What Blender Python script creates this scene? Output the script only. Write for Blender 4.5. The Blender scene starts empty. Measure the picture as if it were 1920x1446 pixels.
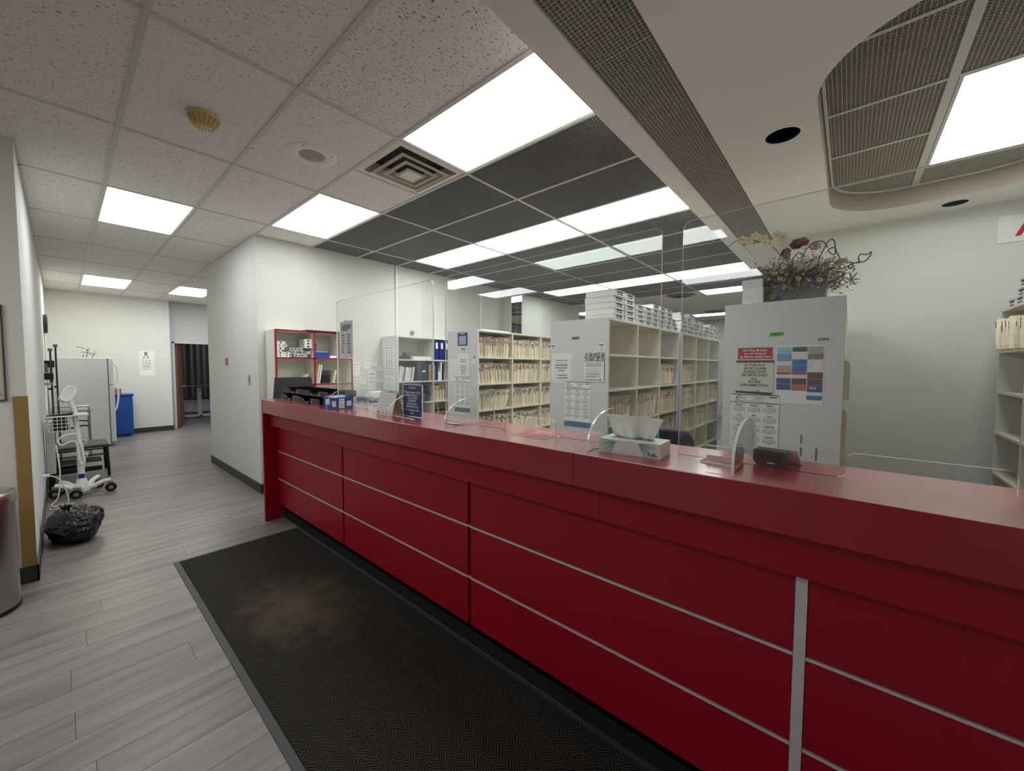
import bpy, bmesh, math, random
from mathutils import Vector, Matrix, noise

random.seed(7)
R = math.radians
SC = bpy.context.scene
COL = SC.collection

# ------------------------------------------------------------------ camera
F_PX, YAW, PITCH, ROLL = 730.5, R(40.79), R(-2.77), R(0.18)
_f = Vector((-math.sin(YAW) * math.cos(PITCH), math.cos(YAW) * math.cos(PITCH), math.sin(PITCH)))
_r = Vector((math.cos(YAW), math.sin(YAW), 0))
_u = _r.cross(_f)
_rr = _r * math.cos(ROLL) + _u * math.sin(ROLL)
_uu = _u * math.cos(ROLL) - _r * math.sin(ROLL)
cam_data = bpy.data.cameras.new('camera')
cam_data.sensor_fit = 'HORIZONTAL'
cam_data.sensor_width = 36.0
cam_data.lens = F_PX * 36.0 / 1920.0
cam_data.clip_start = 0.05
cam = bpy.data.objects.new('camera', cam_data)
COL.objects.link(cam)
M = Matrix((( _rr.x, _uu.x, -_f.x, 0.0), (_rr.y, _uu.y, -_f.y, 0.0), (_rr.z, _uu.z, -_f.z, 1.5), (0, 0, 0, 1)))
cam.matrix_world = M
SC.camera = cam

# ------------------------------------------------------------------ world, exposure
w = bpy.data.worlds.new('world')
SC.world = w
w.use_nodes = True
w.node_tree.nodes['Background'].inputs[0].default_value = (0.02, 0.02, 0.02, 1)
w.node_tree.nodes['Background'].inputs[1].default_value = 1.0
SC.view_settings.view_transform = 'Standard'
SC.view_settings.look = 'None'
SC.view_settings.gamma = 1.0
SC.view_settings.use_curve_mapping = False
SC.view_settings.exposure = 0.0
LAMP = 9.5            # radiance of the ceiling light diffusers
SC.cycles.use_denoising = True
SC.cycles.max_bounces = 10
SC.cycles.diffuse_bounces = 6
SC.cycles.glossy_bounces = 4
SC.cycles.transparent_max_bounces = 24
SC.cycles.sample_clamp_indirect = 6.0

# ------------------------------------------------------------------ materials
MATS = {}
def lin(c):
    return tuple((x / 12.92 if x <= 0.04045 else ((x + 0.055) / 1.055) ** 2.4) for x in c)
def s255(r, g, b):
    return lin((r / 255, g / 255, b / 255))
class NT:
    def __init__(s, m):
        m.use_nodes = True
        s.t = m.node_tree
        s.n = s.t.nodes
        s.p = s.n['Principled BSDF']
        s.out = s.n['Material Output']
    def new(s, typ, **kw):
        n = s.n.new(typ)
        for k, v in kw.items():
            setattr(n, k, v)
        return n
    def link(s, a, b):
        s.t.links.new(a, b)
    def math(s, op, a, b=None):
        n = s.new('ShaderNodeMath', operation=op)
        for i, x in enumerate((a, b)):
            if x is None:
                continue
            if isinstance(x, (int, float)):
                n.inputs[i].default_value = x
            else:
                s.link(x, n.inputs[i])
        return n.outputs[0]
    def ramp(s, fac, stops):
        n = s.new('ShaderNodeValToRGB')
        el = n.color_ramp.elements
        while len(el) < len(stops):
            el.new(0.5)
        for e, (p, c) in zip(el, stops):
            e.position = p
            e.color = (*c, 1) if len(c) == 3 else c
        s.link(fac, n.inputs[0])
        return n.outputs[0]
    def coords(s, scale=(1, 1, 1), kind='Object', loc=(0, 0, 0)):
        tc = s.new('ShaderNodeTexCoord')
        mp = s.new('ShaderNodeMapping')
        mp.inputs['Scale'].default_value = scale
        mp.inputs['Location'].default_value = loc
        s.link(tc.outputs[kind], mp.inputs[0])
        return mp.outputs[0]
    def noise(s, vec, scale=5, detail=3, rough=0.5):
        n = s.new('ShaderNodeTexNoise')
        n.inputs['Scale'].default_value = scale
        n.inputs['Detail'].default_value = detail
        n.inputs['Roughness'].default_value = rough
        s.link(vec, n.inputs['Vector'])
        return n.outputs[0]
    def bump(s, h, strength=0.2, dist=0.002):
        b = s.new('ShaderNodeBump')
        b.inputs['Strength'].default_value = strength
        b.inputs['Distance'].default_value = dist
        s.link(h, b.inputs['Height'])
        s.link(b.outputs[0], s.p.inputs['Normal'])
def mat(name, col, rough=0.5, metal=0.0, spec=0.5, var=0.0, vscale=6.0, bump=0.0, bscale=200.0, rand=0.0, coat=0.0):
    """plain procedural material: colour with soft noise variation, fine relief, per-object variation"""
    if name in MATS:
        return MATS[name]
    m = bpy.data.materials.new(name)
    t = NT(m)
    t.p.inputs['Base Color'].default_value = (*col, 1)
    t.p.inputs['Roughness'].default_value = rough
    t.p.inputs['Metallic'].default_value = metal
    t.p.inputs['Specular IOR Level'].default_value = spec
    if coat:
        t.p.inputs['Coat Weight'].default_value = coat
        t.p.inputs['Coat Roughness'].default_value = 0.15
    if var or rand:
        v = t.coords()
        fac = t.noise(v, vscale, 3)
        lo = tuple(c * (1 - var) for c in col)
        hi = tuple(min(1, c * (1 + var)) for c in col)
        c = t.ramp(fac, [(0.3, lo), (0.7, hi)])
        if rand:
            oi = t.new('ShaderNodeObjectInfo')
            hs = t.new('ShaderNodeHueSaturation')
            k = t.math('MULTIPLY_ADD', oi.outputs['Random'], 2 * rand)
            t.n[-1].inputs[2].default_value = 1 - rand
            t.link(k, hs.inputs['Value'])
            t.link(c, hs.inputs['Color'])
            c = hs.outputs[0]
        t.link(c, t.p.inputs['Base Color'])
    if bump:
        t.bump(t.noise(t.coords(), bscale, 2), bump, 0.001)
    MATS[name] = m
    return m
def emit(name, col, strength):
    m = bpy.data.materials.new(name)
    t = NT(m)
    t.p.inputs['Base Color'].default_value = (0.8, 0.8, 0.8, 1)
    t.p.inputs['Emission Color'].default_value = (*col, 1)
    t.p.inputs['Emission Strength'].default_value = strength
    MATS[name] = m
    return m

WHITE_WALL = mat('wall_paint', s255(216, 216, 212), 0.75, var=0.015, vscale=2, bump=0.06, bscale=350)
GREY_WALL = mat('grey_wall_paint', s255(186, 186, 186), 0.75, var=0.015, vscale=2, bump=0.06, bscale=350)
DRYWALL = mat('drywall', s255(238, 234, 230), 0.8, var=0.01, vscale=2, bump=0.05, bscale=300)
TBAR = mat('ceiling_bar_paint', s255(205, 203, 196), 0.5, var=0.02)
BASEB = mat('rubber_baseboard', s255(52, 54, 52), 0.5, var=0.1, vscale=8)
TAN = mat('tan_panel', s255(150, 122, 72), 0.6, var=0.06, vscale=5)
PLENUM = mat('plenum_black', (0.004, 0.004, 0.004), 0.9, var=0.3)
EGG = mat('eggcrate_louvre', s255(152, 154, 152), 0.5, var=0.05, vscale=3)
EGG2 = mat('eggcrate_silver', s255(200, 194, 186), 0.4, metal=0.1, var=0.05, vscale=3)
RED = mat('red_laminate', s255(150, 10, 30), 0.42, spec=0.4, var=0.03, vscale=3, bump=0.05, bscale=500)
RED_TOP = mat('red_laminate_top', s255(152, 10, 31), 0.30, spec=0.5, var=0.05, vscale=3, bump=0.03, bscale=400, coat=0.9)
RED_DEEP = mat('red_gap', s255(70, 2, 10), 0.5, var=0.05)
CHROME = mat('brushed_aluminium', s255(220, 212, 212), 0.35, metal=0.3, var=0.05, vscale=20)
BLACK = mat('black_plastic', s255(16, 16, 18), 0.4, var=0.1, vscale=20)
BLACK_M = mat('black_matte', s255(10, 10, 10), 0.85, var=0.1, vscale=10)
DKGREY = mat('dark_grey_plastic', s255(58, 58, 62), 0.45, var=0.08)
GREY = mat('grey_plastic', s255(120, 122, 122), 0.5, var=0.05)
WHITE = mat('white_plastic', s255(232, 232, 232), 0.35, var=0.01)
OFFW = mat('cream_plastic', s255(226, 220, 196), 0.45, var=0.03)
YELLOWED = mat('yellowed_plastic', s255(206, 184, 120), 0.45, var=0.08, vscale=20)
STEEL = mat('stainless_steel', s255(190, 186, 182), 0.28, metal=1.0, var=0.04, vscale=3)
PAPER = mat('white_paper', s255(236, 236, 234), 0.85, var=0.015, vscale=15)
PAPER_G = mat('aged_paper', s255(214, 216, 204), 0.85, var=0.02, vscale=10)
INK = mat('black_ink', s255(34, 36, 40), 0.8, var=0.1)
INK_G = mat('grey_ink', s255(128, 130, 132), 0.8, var=0.1)
INK_W = mat('white_ink', s255(232, 236, 240), 0.8, var=0.02)
INK_R = mat('red_ink', s255(190, 40, 40), 0.8, var=0.05)
NAVY = mat('navy_print', s255(24, 52, 110), 0.35, var=0.05)
TEAL = mat('teal_print', s255(70, 120, 150), 0.6, var=0.05)
LAM_G = mat('rack_panel_laminate', s255(216, 216, 216), 0.55, var=0.012, vscale=2, bump=0.03)
LAM_C = mat('rack_cream_edge', s255(226, 220, 204), 0.55, var=0.03, vscale=4)
LAM_W = mat('white_laminate', s255(224, 222, 214), 0.5, var=0.02, vscale=4)
MANILA = mat('manila_folder', s255(236, 224, 200), 0.8, var=0.06, vscale=18, rand=0.14)
SHEETS = mat('folder_paper', s255(238, 232, 218), 0.85, var=0.06, vscale=40, rand=0.1)
CARTON = mat('white_carton', s255(226, 228, 228), 0.7, var=0.02, vscale=10, rand=0.06)
GREEN_T = mat('green_tape', s255(52, 190, 74), 0.6, var=0.05)
BLUE_P = mat('blue_plastic', s255(24, 70, 160), 0.35, var=0.04)
NAVY_B = mat('navy_binder', s255(24, 34, 110), 0.4, var=0.06)
BROWN = mat('brown_card', s255(148, 112, 76), 0.7, var=0.08, vscale=12)
SCREENBLUE = emit('monitor_glow', (0.25, 0.65, 1.0), 1.2)
MIRROR = mat('mirror_glass', (0.82, 0.88, 0.85), 0.02, metal=1.0, var=0.01)

def acrylic(name, tint=(0.98, 0.99, 0.985)):
    m = bpy.data.materials.new(name)
    t = NT(m)
    t.n.remove(t.p)
    tr = t.new('ShaderNodeBsdfTransparent')
    tr.inputs[0].default_value = (*tint, 1)
    gl = t.new('ShaderNodeBsdfGlossy')
    gl.inputs['Color'].default_value = (0.95, 1.0, 0.98, 1)
    gl.inputs['Roughness'].default_value = 0.015
    fr = t.new('ShaderNodeFresnel')
    fr.inputs[0].default_value = 1.49
    ge = t.new('ShaderNodeNewGeometry')
    front = t.math('SUBTRACT', 1.0, ge.outputs['Backfacing'])
    fac = t.math('MULTIPLY', t.math('MULTIPLY', fr.outputs[0], 1.8), front)
    smudge = t.noise(t.coords(), 7, 4)
    df = t.new('ShaderNodeBsdfDiffuse')
    df.inputs[0].default_value = (0.8, 0.85, 0.83, 1)
    haze = t.math('MULTIPLY', t.math('MULTIPLY', smudge, 0.045), front)
    m1 = t.new('ShaderNodeMixShader')
    t.link(haze, m1.inputs[0]); t.link(tr.outputs[0], m1.inputs[1]); t.link(df.outputs[0], m1.inputs[2])
    mx = t.new('ShaderNodeMixShader')
    t.link(t.math('MINIMUM', fac, 1.0), mx.inputs[0]); t.link(m1.outputs[0], mx.inputs[1]); t.link(gl.outputs[0], mx.inputs[2])
    t.link(mx.outputs[0], t.out.inputs[0])
    MATS[name] = m
    return m
ACRYL = acrylic('acrylic_sheet')
def acrylic_edge():
    m = bpy.data.materials.new('acrylic_polished_edge')
    t = NT(m)
    t.p.inputs['Base Color'].default_value = (0.86, 0.9, 0.88, 1)
    t.p.inputs['Roughness'].default_value = 0.15
    t.p.inputs['Specular IOR Level'].default_value = 0.8
    nz = t.noise(t.coords((1, 1, 3)), 5, 2)
    t.link(t.ramp(nz, [(0.2, (0.86, 0.9, 0.88)), (0.8, (0.97, 0.98, 0.97))]), t.p.inputs['Base Color'])
    MATS[m.name] = m
    return m
ACRYL_E = acrylic_edge()

def acoustic():
    m = bpy.data.materials.new('acoustic_tile')
    t = NT(m)
    oi = t.new('ShaderNodeObjectInfo')
    v = t.coords((150, 46, 150), 'Object')
    ad = t.new('ShaderNodeVectorMath', operation='ADD')
    sc = t.new('ShaderNodeVectorMath', operation='SCALE')
    t.link(oi.outputs['Location'], sc.inputs[0])
    sc.inputs['Scale'].default_value = 7.3
    t.link(v, ad.inputs[0]); t.link(sc.outputs[0], ad.inputs[1])
    fis = t.noise(ad.outputs[0], 1.0, 1.5, 0.5)
    th = t.math('MULTIPLY_ADD', oi.outputs['Random'], 0.05)
    t.n[-1].inputs[2].default_value = 0.60
    d = t.math('SUBTRACT', fis, th)
    mask = t.math('MULTIPLY', d, 11.0)
    mask = t.math('MINIMUM', t.math('MAXIMUM', mask, 0.0), 1.0)
    pin = t.noise(t.coords((420, 420, 420)), 1.0, 1)
    pm = t.math('MINIMUM', t.math('MAXIMUM', t.math('MULTIPLY', t.math('SUBTRACT', pin, 0.62), 8), 0), 0.45)
    allm = t.math('MAXIMUM', mask, pm)
    c = t.ramp(allm, [(0.0, s255(242, 237, 232)), (1.0, s255(112, 102, 95))])
    t.link(c, t.p.inputs['Base Color'])
    t.p.inputs['Roughness'].default_value = 0.9
    t.p.inputs['Specular IOR Level'].default_value = 0.2
    t.bump(t.math('SUBTRACT', 1.0, allm), 0.6, 0.003)
    MATS[m.name] = m
    return m
ACOUSTIC = acoustic()

def plank_mat(name, per_object=True):
    m = bpy.data.materials.new(name)
    t = NT(m)
    oi = t.new('ShaderNodeObjectInfo')
    ge = t.new('ShaderNodeNewGeometry')
    mp = t.new('ShaderNodeMapping')
    mp.inputs['Scale'].default_value = (13, 1.1, 1)
    t.link(ge.outputs['Position'], mp.inputs[0])
    ad = t.new('ShaderNodeVectorMath', operation='ADD')
    sc = t.new('ShaderNodeVectorMath', operation='SCALE')
    cb = t.new('ShaderNodeCombineXYZ')
    t.link(oi.outputs['Random'], cb.inputs[1]); t.link(oi.outputs['Random'], cb.inputs[2])
    sc.inputs['Scale'].default_value = 60
    t.link(cb.outputs[0], sc.inputs[0])
    t.link(mp.outputs[0], ad.inputs[0]); t.link(sc.outputs[0], ad.inputs[1])
    g1 = t.noise(ad.outputs[0], 1.0, 6, 0.62)
    mp2 = t.new('ShaderNodeMapping')
    mp2.inputs['Scale'].default_value = (90, 3.5, 1)
    t.link(ge.outputs['Position'], mp2.inputs[0])
    g2 = t.noise(mp2.outputs[0], 1.0, 3, 0.6)
    mixf = t.math('ADD', t.math('MULTIPLY', g1, 0.85), t.math('MULTIPLY', g2, 0.15))
    c = t.ramp(mixf, [(0.28, s255(88, 84, 83)), (0.48, s255(124, 118, 116)), (0.72, s255(146, 139, 136))])
    if per_object:
        hs = t.new('ShaderNodeHueSaturation')
        k = t.math('MULTIPLY_ADD', oi.outputs['Random'], 0.16)
        t.n[-1].inputs[2].default_value = 0.92
        t.link(k, hs.inputs['Value']); t.link(c, hs.inputs['Color'])
        c = hs.outputs[0]
    t.link(c, t.p.inputs['Base Color'])
    t.p.inputs['Roughness'].default_value = 0.36
    t.p.inputs['Specular IOR Level'].default_value = 0.45
    t.bump(g2, 0.12, 0.001)
    MATS[name] = m
    return m
PLANK = plank_mat('vinyl_plank')
SLAB = plank_mat('vinyl_slab', False)

def carpet():
    m = bpy.data.materials.new('ribbed_mat_carpet')
    t = NT(m)
    tc = t.new('ShaderNodeTexCoord')
    sx = t.new('ShaderNodeSeparateXYZ')
    t.link(tc.outputs['Object'], sx.inputs[0])
    wob = t.noise(t.coords((1, 1, 1)), 30, 2)
    col = t.math('ABSOLUTE', t.math('SUBTRACT', t.math('FRACT', t.math('MULTIPLY', sx.outputs[1], 13.0)), 0.5))
    ph = t.math('ADD', t.math('MULTIPLY', sx.outputs[0], 430.0), t.math('MULTIPLY', col, 34.0))
    ph = t.math('ADD', ph, t.math('MULTIPLY', wob, 9.0))
    rib = t.math('MULTIPLY_ADD', t.math('SINE', ph), 0.5)
    t.n[-1].inputs[2].default_value = 0.5
    fuzz = t.noise(t.coords(), 420, 2)
    h = t.math('ADD', t.math('MULTIPLY', rib, 0.5), t.math('MULTIPLY', fuzz, 0.7))
    c = t.ramp(h, [(0.2, s255(16, 16, 15)), (0.62, s255(46, 44, 42)), (0.98, s255(88, 85, 80))])
    # trodden-in dust around the middle of the visible end
    vd = t.new('ShaderNodeVectorMath', operation='DISTANCE')
    mp = t.coords((0.8, 1.15, 1), 'Object')
    t.link(mp, vd.inputs[0])
    vd.inputs[1].default_value = (-2.55 * 0.8, 0.93 * 1.15, 0)
    dn = t.noise(t.coords(), 6.5, 7, 0.8)
    dust = t.math('SUBTRACT', t.math('ADD', 0.30, t.math('MULTIPLY', dn, 1.35)), t.math('MULTIPLY', vd.outputs['Value'], 1.55))
    dust = t.math('MULTIPLY', t.math('MINIMUM', t.math('MAXIMUM', t.math('SUBTRACT', dust, 0.35), 0), 0.75), t.math('MULTIPLY', fuzz, 1.6))
    mx = t.new('ShaderNodeMix', data_type='RGBA')
    t.link(dust, mx.inputs['Factor'])
    t.link(c, mx.inputs['A'])
    mx.inputs['B'].default_value = (*s255(122, 108, 86), 1)
    t.link(mx.outputs['Result'], t.p.inputs['Base Color'])
    t.p.inputs['Roughness'].default_value = 0.95
    t.p.inputs['Specular IOR Level'].default_value = 0.1
    t.bump(h, 0.9, 0.004)
    MATS[m.name] = m
    return m
CARPET = carpet()
MAT_EDGE = mat('mat_rubber_border', s255(60, 64, 62), 0.55, var=0.08, vscale=8)

# ------------------------------------------------------------------ mesh builder
def rot_mat(rx=0, ry=0, rz=0):
    return Matrix.Rotation(rz, 3, 'Z') @ Matrix.Rotation(ry, 3, 'Y') @ Matrix.Rotation(rx, 3, 'X')
class MB:
    def __init__(s):
        s.v, s.f, s.m = [], [], []
    def add(s, vs, fs, mi=0):
        o = len(s.v)
        s.v += [tuple(p) for p in vs]
        s.f += [tuple(o + i for i in f) for f in fs]
        s.m += [mi] * len(fs)
        return s
    def box(s, x0, x1, y0, y1, z0, z1, mi=0):
        return s.add([(x0, y0, z0), (x1, y0, z0), (x1, y1, z0), (x0, y1, z0), (x0, y0, z1), (x1, y0, z1), (x1, y1, z1), (x0, y1, z1)],
                     [(0, 3, 2, 1), (4, 5, 6, 7), (0, 1, 5, 4), (1, 2, 6, 5), (2, 3, 7, 6), (3, 0, 4, 7)], mi)
    def obox(s, c, size, rx=0, ry=0, rz=0, mi=0):
        m = rot_mat(rx, ry, rz)
        hx, hy, hz = (k / 2 for k in size)
        c = Vector(c)
        vs = [c + m @ Vector(p) for p in [(-hx, -hy, -hz), (hx, -hy, -hz), (hx, hy, -hz), (-hx, hy, -hz), (-hx, -hy, hz), (hx, -hy, hz), (hx, hy, hz), (-hx, hy, hz)]]
        return s.add(vs, [(0, 3, 2, 1), (4, 5, 6, 7), (0, 1, 5, 4), (1, 2, 6, 5), (2, 3, 7, 6), (3, 0, 4, 7)], mi)
    def prism(s, poly, axis, a, b, mi=0, mi_edge=None):
        """extrude 2-D polygon: axis 'x' -> (y,z), 'y' -> (x,z), 'z' -> (x,y)"""
        def P(p, t):
            return {'x': (t, p[0], p[1]), 'y': (p[0], t, p[1]), 'z': (p[0], p[1], t)}[axis]
        n = len(poly)
        o = len(s.v)
        s.v += [P(p, a) for p in poly] + [P(p, b) for p in poly]
        area = sum(poly[i][0] * poly[(i + 1) % n][1] - poly[(i + 1) % n][0] * poly[i][1] for i in range(n))
        flip = (area > 0) != (axis == 'y')
        A = tuple(o + i for i in range(n)); B = tuple(o + n + i for i in range(n))
        if flip:
            s.f += [A[::-1], B]
        else:
            s.f += [A, B[::-1]]
        s.m += [mi, mi]
        me = mi if mi_edge is None else mi_edge
        for i in range(n):
            j = (i + 1) % n
            q = (o + i, o + j, o + n + j, o + n + i)
            s.f.append(q if flip else q[::-1])
            s.m.append(me)
        return s
    def cyl(s, p0, p1, r0, r1=None, n=16, caps=True, mi=0):
        r1 = r0 if r1 is None else r1
        p0, p1 = Vector(p0), Vector(p1)
        d = (p1 - p0).normalized()
        a = d.orthogonal().normalized(); b = d.cross(a)
        vs = []
        for p, r in ((p0, r0), (p1, r1)):
            for i in range(n):
                t = 2 * math.pi * i / n
                vs.append(p + a * (r * math.cos(t)) + b * (r * math.sin(t)))
        fs = [(i, (i + 1) % n, n + (i + 1) % n, n + i) for i in range(n)]
        if caps:
            fs += [tuple(range(n))[::-1], tuple(range(n, 2 * n))]
        return s.add(vs, fs, mi)
    def tube(s, pts, r, n=8, closed=False, mi=0):
        pts = [Vector(p) for p in pts]
        rs = r if isinstance(r, (list, tuple)) else [r] * len(pts)
        m = len(pts)
        o = len(s.v)
        up = None
        for i, p in enumerate(pts):
            if closed:
                d = (pts[(i + 1) % m] - pts[i - 1]).normalized()
            else:
                d = (pts[min(i + 1, m - 1)] - pts[max(i - 1, 0)]).normalized()
            if up is None:
                up = d.orthogonal().normalized()
            up = (up - d * up.dot(d))
            up = up.normalized() if up.length > 1e-6 else d.orthogonal().normalized()
            b = d.cross(up)
            for k in range(n):
                t = 2 * math.pi * k / n
                s.v.append(tuple(p + up * (rs[i] * math.cos(t)) + b * (rs[i] * math.sin(t))))
        for i in range(m if closed else m - 1):
            j = (i + 1) % m
            for k in range(n):
                l = (k + 1) % n
                s.f.append((o + i * n + k, o + i * n + l, o + j * n + l, o + j * n + k)); s.m.append(mi)
        if not closed:
            s.f.append(tuple(o + k for k in range(n))[::-1]); s.m.append(mi)
            s.f.append(tuple(o + (m - 1) * n + k for k in range(n))); s.m.append(mi)
        return s
    def lathe(s, prof, n=32, c=(0, 0, 0), mi=0, axis='z'):
        o = len(s.v)
        for (r, z) in prof:
            for i in range(n):
                t = 2 * math.pi * i / n
                x, y = r * math.cos(t), r * math.sin(t)
                p = {'z': (x, y, z), 'x': (z, x, y), 'y': (x, z, -y)}[axis]
                s.v.append((c[0] + p[0], c[1] + p[1], c[2] + p[2]))
        for k in range(len(prof) - 1):
            for i in range(n):
                j = (i + 1) % n
                s.f.append((o + k * n + i, o + k * n + j, o + (k + 1) * n + j, o + (k + 1) * n + i)); s.m.append(mi)
        return s
    def mesh(s, name, mats, smooth=False):
        me = bpy.data.meshes.new(name)
        me.from_pydata(s.v, [], s.f)
        for x in (mats if isinstance(mats, (list, tuple)) else [mats]):
            me.materials.append(x)
        if any(s.m):
            me.polygons.foreach_set('material_index', s.m)
        if smooth:
            me.polygons.foreach_set('use_smooth', [True] * len(me.polygons))
            me.set_sharp_from_angle(angle=R(38))
        me.update()
        return me
    def build(s, name, mats, parent=None, loc=(0, 0, 0), rot=(0, 0, 0), smooth=False, bevel=0.0):
        return put(name, s.mesh(name, mats, smooth), parent, loc, rot, bevel)
def put(name, me, parent=None, loc=(0, 0, 0), rot=(0, 0, 0), bevel=0.0):
    o = bpy.data.objects.new(name, me)
    COL.objects.link(o)
    o.parent = parent
    o.location = loc
    o.rotation_euler = rot
    if bevel:
        b = o.modifiers.new('bevel', 'BEVEL')
        b.width = bevel; b.segments = 2; b.limit_method = 'ANGLE'; b.angle_limit = R(40)
    return o
def box(name, b, m, parent=None, bevel=0.0, loc=(0, 0, 0), rot=(0, 0, 0)):
    return MB().box(*b).build(name, m, parent, loc, rot, bevel=bevel)
def tag(o, label, cat, group=None):
    o['label'] = label; o['category'] = cat
    if group:
        o['group'] = group
    return o
def thing(name, label, cat, loc=(0, 0, 0), rz=0.0, group=None):
    o = bpy.data.objects.new(name, None)
    o.empty_display_size = 0.05
    COL.objects.link(o)
    o.location = loc; o.rotation_euler = (0, 0, rz)
    return tag(o, label, cat, group)
def struct(o):
    o['kind'] = 'structure'
    return o
def stuff(o):
    o['kind'] = 'stuff'
    return o
def copy_tree(o, parent=None):
    c = o.copy(); COL.objects.link(c); c.parent = parent
    for ch in list(o.children):
        copy_tree(ch, c)
    return c
_txt = {}
def text_mesh(body, size, m, align='CENTER', space=1.0, line=1.0, bold=0.0):
    key = (body, round(size, 4), m.name, align, line, bold)
    if key in _txt:
        return _txt[key]
    cu = bpy.data.curves.new('lettering', 'FONT')
    cu.body = body; cu.size = size; cu.align_x = align; cu.align_y = 'CENTER'
    cu.space_line = line
    cu.offset = bold
    cu.resolution_u = 2
    ob = bpy.data.objects.new('lettering_source', cu)
    me = bpy.data.meshes.new_from_object(ob)
    me.name = 'lettering'
    me.materials.clear(); me.materials.append(m)
    bpy.data.objects.remove(ob); bpy.data.curves.remove(cu)
    _txt[key] = me
    return me
def letters(parent, body, size, m, loc, rot=(R(90), 0, 0), align='CENTER', line=1.0, sx=1.0, bold=0.025):
    o = put('lettering', text_mesh(body, size, m, align, 1.0, line, bold * size), parent, loc, rot)
    if sx != 1.0:
        o.scale = (sx, 1, 1)
    return o
def bars(parent, rows, m, y=-0.0012, name='printed_lines'):
    """flat print as thin bars on a sheet facing -Y: rows of (x0, x1, z, height)"""
    b = MB()
    for x0, x1, z, h in rows:
        b.add([(x0, y, z - h / 2), (x1, y, z - h / 2), (x1, y, z + h / 2), (x0, y, z + h / 2)], [(0, 1, 2, 3)])
    return b.build(name, m, parent)
def arc(cx, cy, r, a0, a1, n=8, ry=None):
    ry = r if ry is None else ry
    return [(cx + r * math.cos(R(a0 + (a1 - a0) * i / n)), cy + ry * math.sin(R(a0 + (a1 - a0) * i / n))) for i in range(n + 1)]
def spline(pts, n=8):
    """Catmull-Rom through the points"""
    P = [Vector(p) for p in pts]
    out = []
    for i in range(len(P) - 1):
        p0, p1, p2, p3 = P[max(i - 1, 0)], P[i], P[i + 1], P[min(i + 2, len(P) - 1)]
        for k in range(n):
            t = k / n
            out.append(0.5 * ((2 * p1) + (p2 - p0) * t + (2 * p0 - 5 * p1 + 4 * p2 - p3) * t * t + (3 * p1 - p0 - 3 * p2 + p3) * t ** 3))
    out.append(P[-1])
    return out

# ================================================================== STRUCTURE
CZ = 3.0           # grid ceiling
SZ = 2.845         # drywall soffit
# ---- floor: slab plus every plank that shows as its own board
floor = struct(box('floor', (-16.0, 1.5, -6.2, 13.7, -0.12, -0.004), SLAB))
PW = 0.183
KNOWN = {-2.846: -0.017, -2.48: -0.01, -3.212: 0.043, -3.578: 0.117, -4.127: 0.61, -4.493: 0.765, -4.859: 0.58,
         -5.225: 0.29, -5.957: 0.33, -4.676: 1.066, -3.944: -0.11, -2.114: 0.038}
plank_cache = {}
rp = random.Random(3)
i = 0
while True:
    xa = -0.832 - PW * i - PW          # left edge of the row
    i += 1
    if xa < -12.1:
        break
    near = [y for k, y in KNOWN.items() if abs(k - xa) < 0.03]
    start = near[0] if near else rp.uniform(-0.6, 0.6)
    lo, hi = (-0.98, 1.44) if xa > -4.2 else (-0.145, 1.5 if xa > -7.4 else 3.2)
    cuts = [start + 1.22 * k for k in range(-3, 5)]
    cuts = [lo] + [c for c in cuts if lo + 0.05 < c < hi - 0.05] + [hi]
    for a, b in zip(cuts[:-1], cuts[1:]):
        key = round(b - a, 3)
        if key not in plank_cache:
            plank_cache[key] = MB().box(0.0009, PW - 0.0009, 0.0009, key - 0.0009, 0, 0.004).mesh('plank', PLANK)
        put('plank', plank_cache[key], floor, (xa, a, -0.004))

# ---- walls
def wall(name, b, m=WHITE_WALL):
    return struct(box(name, b, m))
wall('wall_office_left', (-5.40, -5.18, 1.50, 8.58, 0, 3.05))
wall('wall_corridor_right', (-7.47, -5.40, 1.50, 1.72, 0, 3.05))
wall('wall_corridor_left', (-12.0, -4.25, -0.60, -0.155, 0, 3.05))
wall('wall_back_recess', (-0.52, 1.30, 5.01, 5.16, 0, 3.05))
wall('wall_office_right', (-0.52, -0.40, 5.16, 13.5, 0, 3.05))
wall('wall_right', (1.30, 1.45, -6.0, 5.16, 0, 3.05))
wall('wall_waiting_back', (-8.0, 1.45, -6.15, -6.0, 0, 3.05))
wall('wall_waiting_left', (-8.15, -8.0, -6.15, -0.5, 0, 3.05))
wall('wall_office_back', (-8.0, -0.4, 13.5, 13.65, 0, 3.05), GREY_WALL)
wall('wall_office_far_left', (-8.15, -8.0, 8.0, 13.65, 0, 3.05), GREY_WALL)
wall('wall_office_return', (-8.0, -5.40, 8.43, 8.58, 0, 3.05))
wall('wall_corridor_side', (-12.2, -5.40, 4.0, 4.15, 0, 3.05))
# end wall of the corridor with the chart, and the door wall set back beside it
wall('wall_corridor_end', (-12.2, -11.9, -0.6, 1.68, 0, 3.05))
ew = MB()
ew.box(-12.2, -12.06, 1.68, 1.77, 0, 3.05).box(-12.2, -12.06, 2.62, 4.15, 0, 3.05).box(-12.2, -12.06, 1.77, 2.62, 2.03, 3.05)
struct(ew.build('wall_door_side', GREY_WALL))
# dark examination room behind the open door
dr = MB()
dr.box(-15.4, -15.3, 0.9, 4.2, 0, 3.05).box(-15.4, -12.2, 0.8, 0.9, 0, 3.05).box(-15.4, -12.2, 4.15, 4.25, 0, 3.05)
struct(dr.build('wall_side_room', GREY_WALL))

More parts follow.
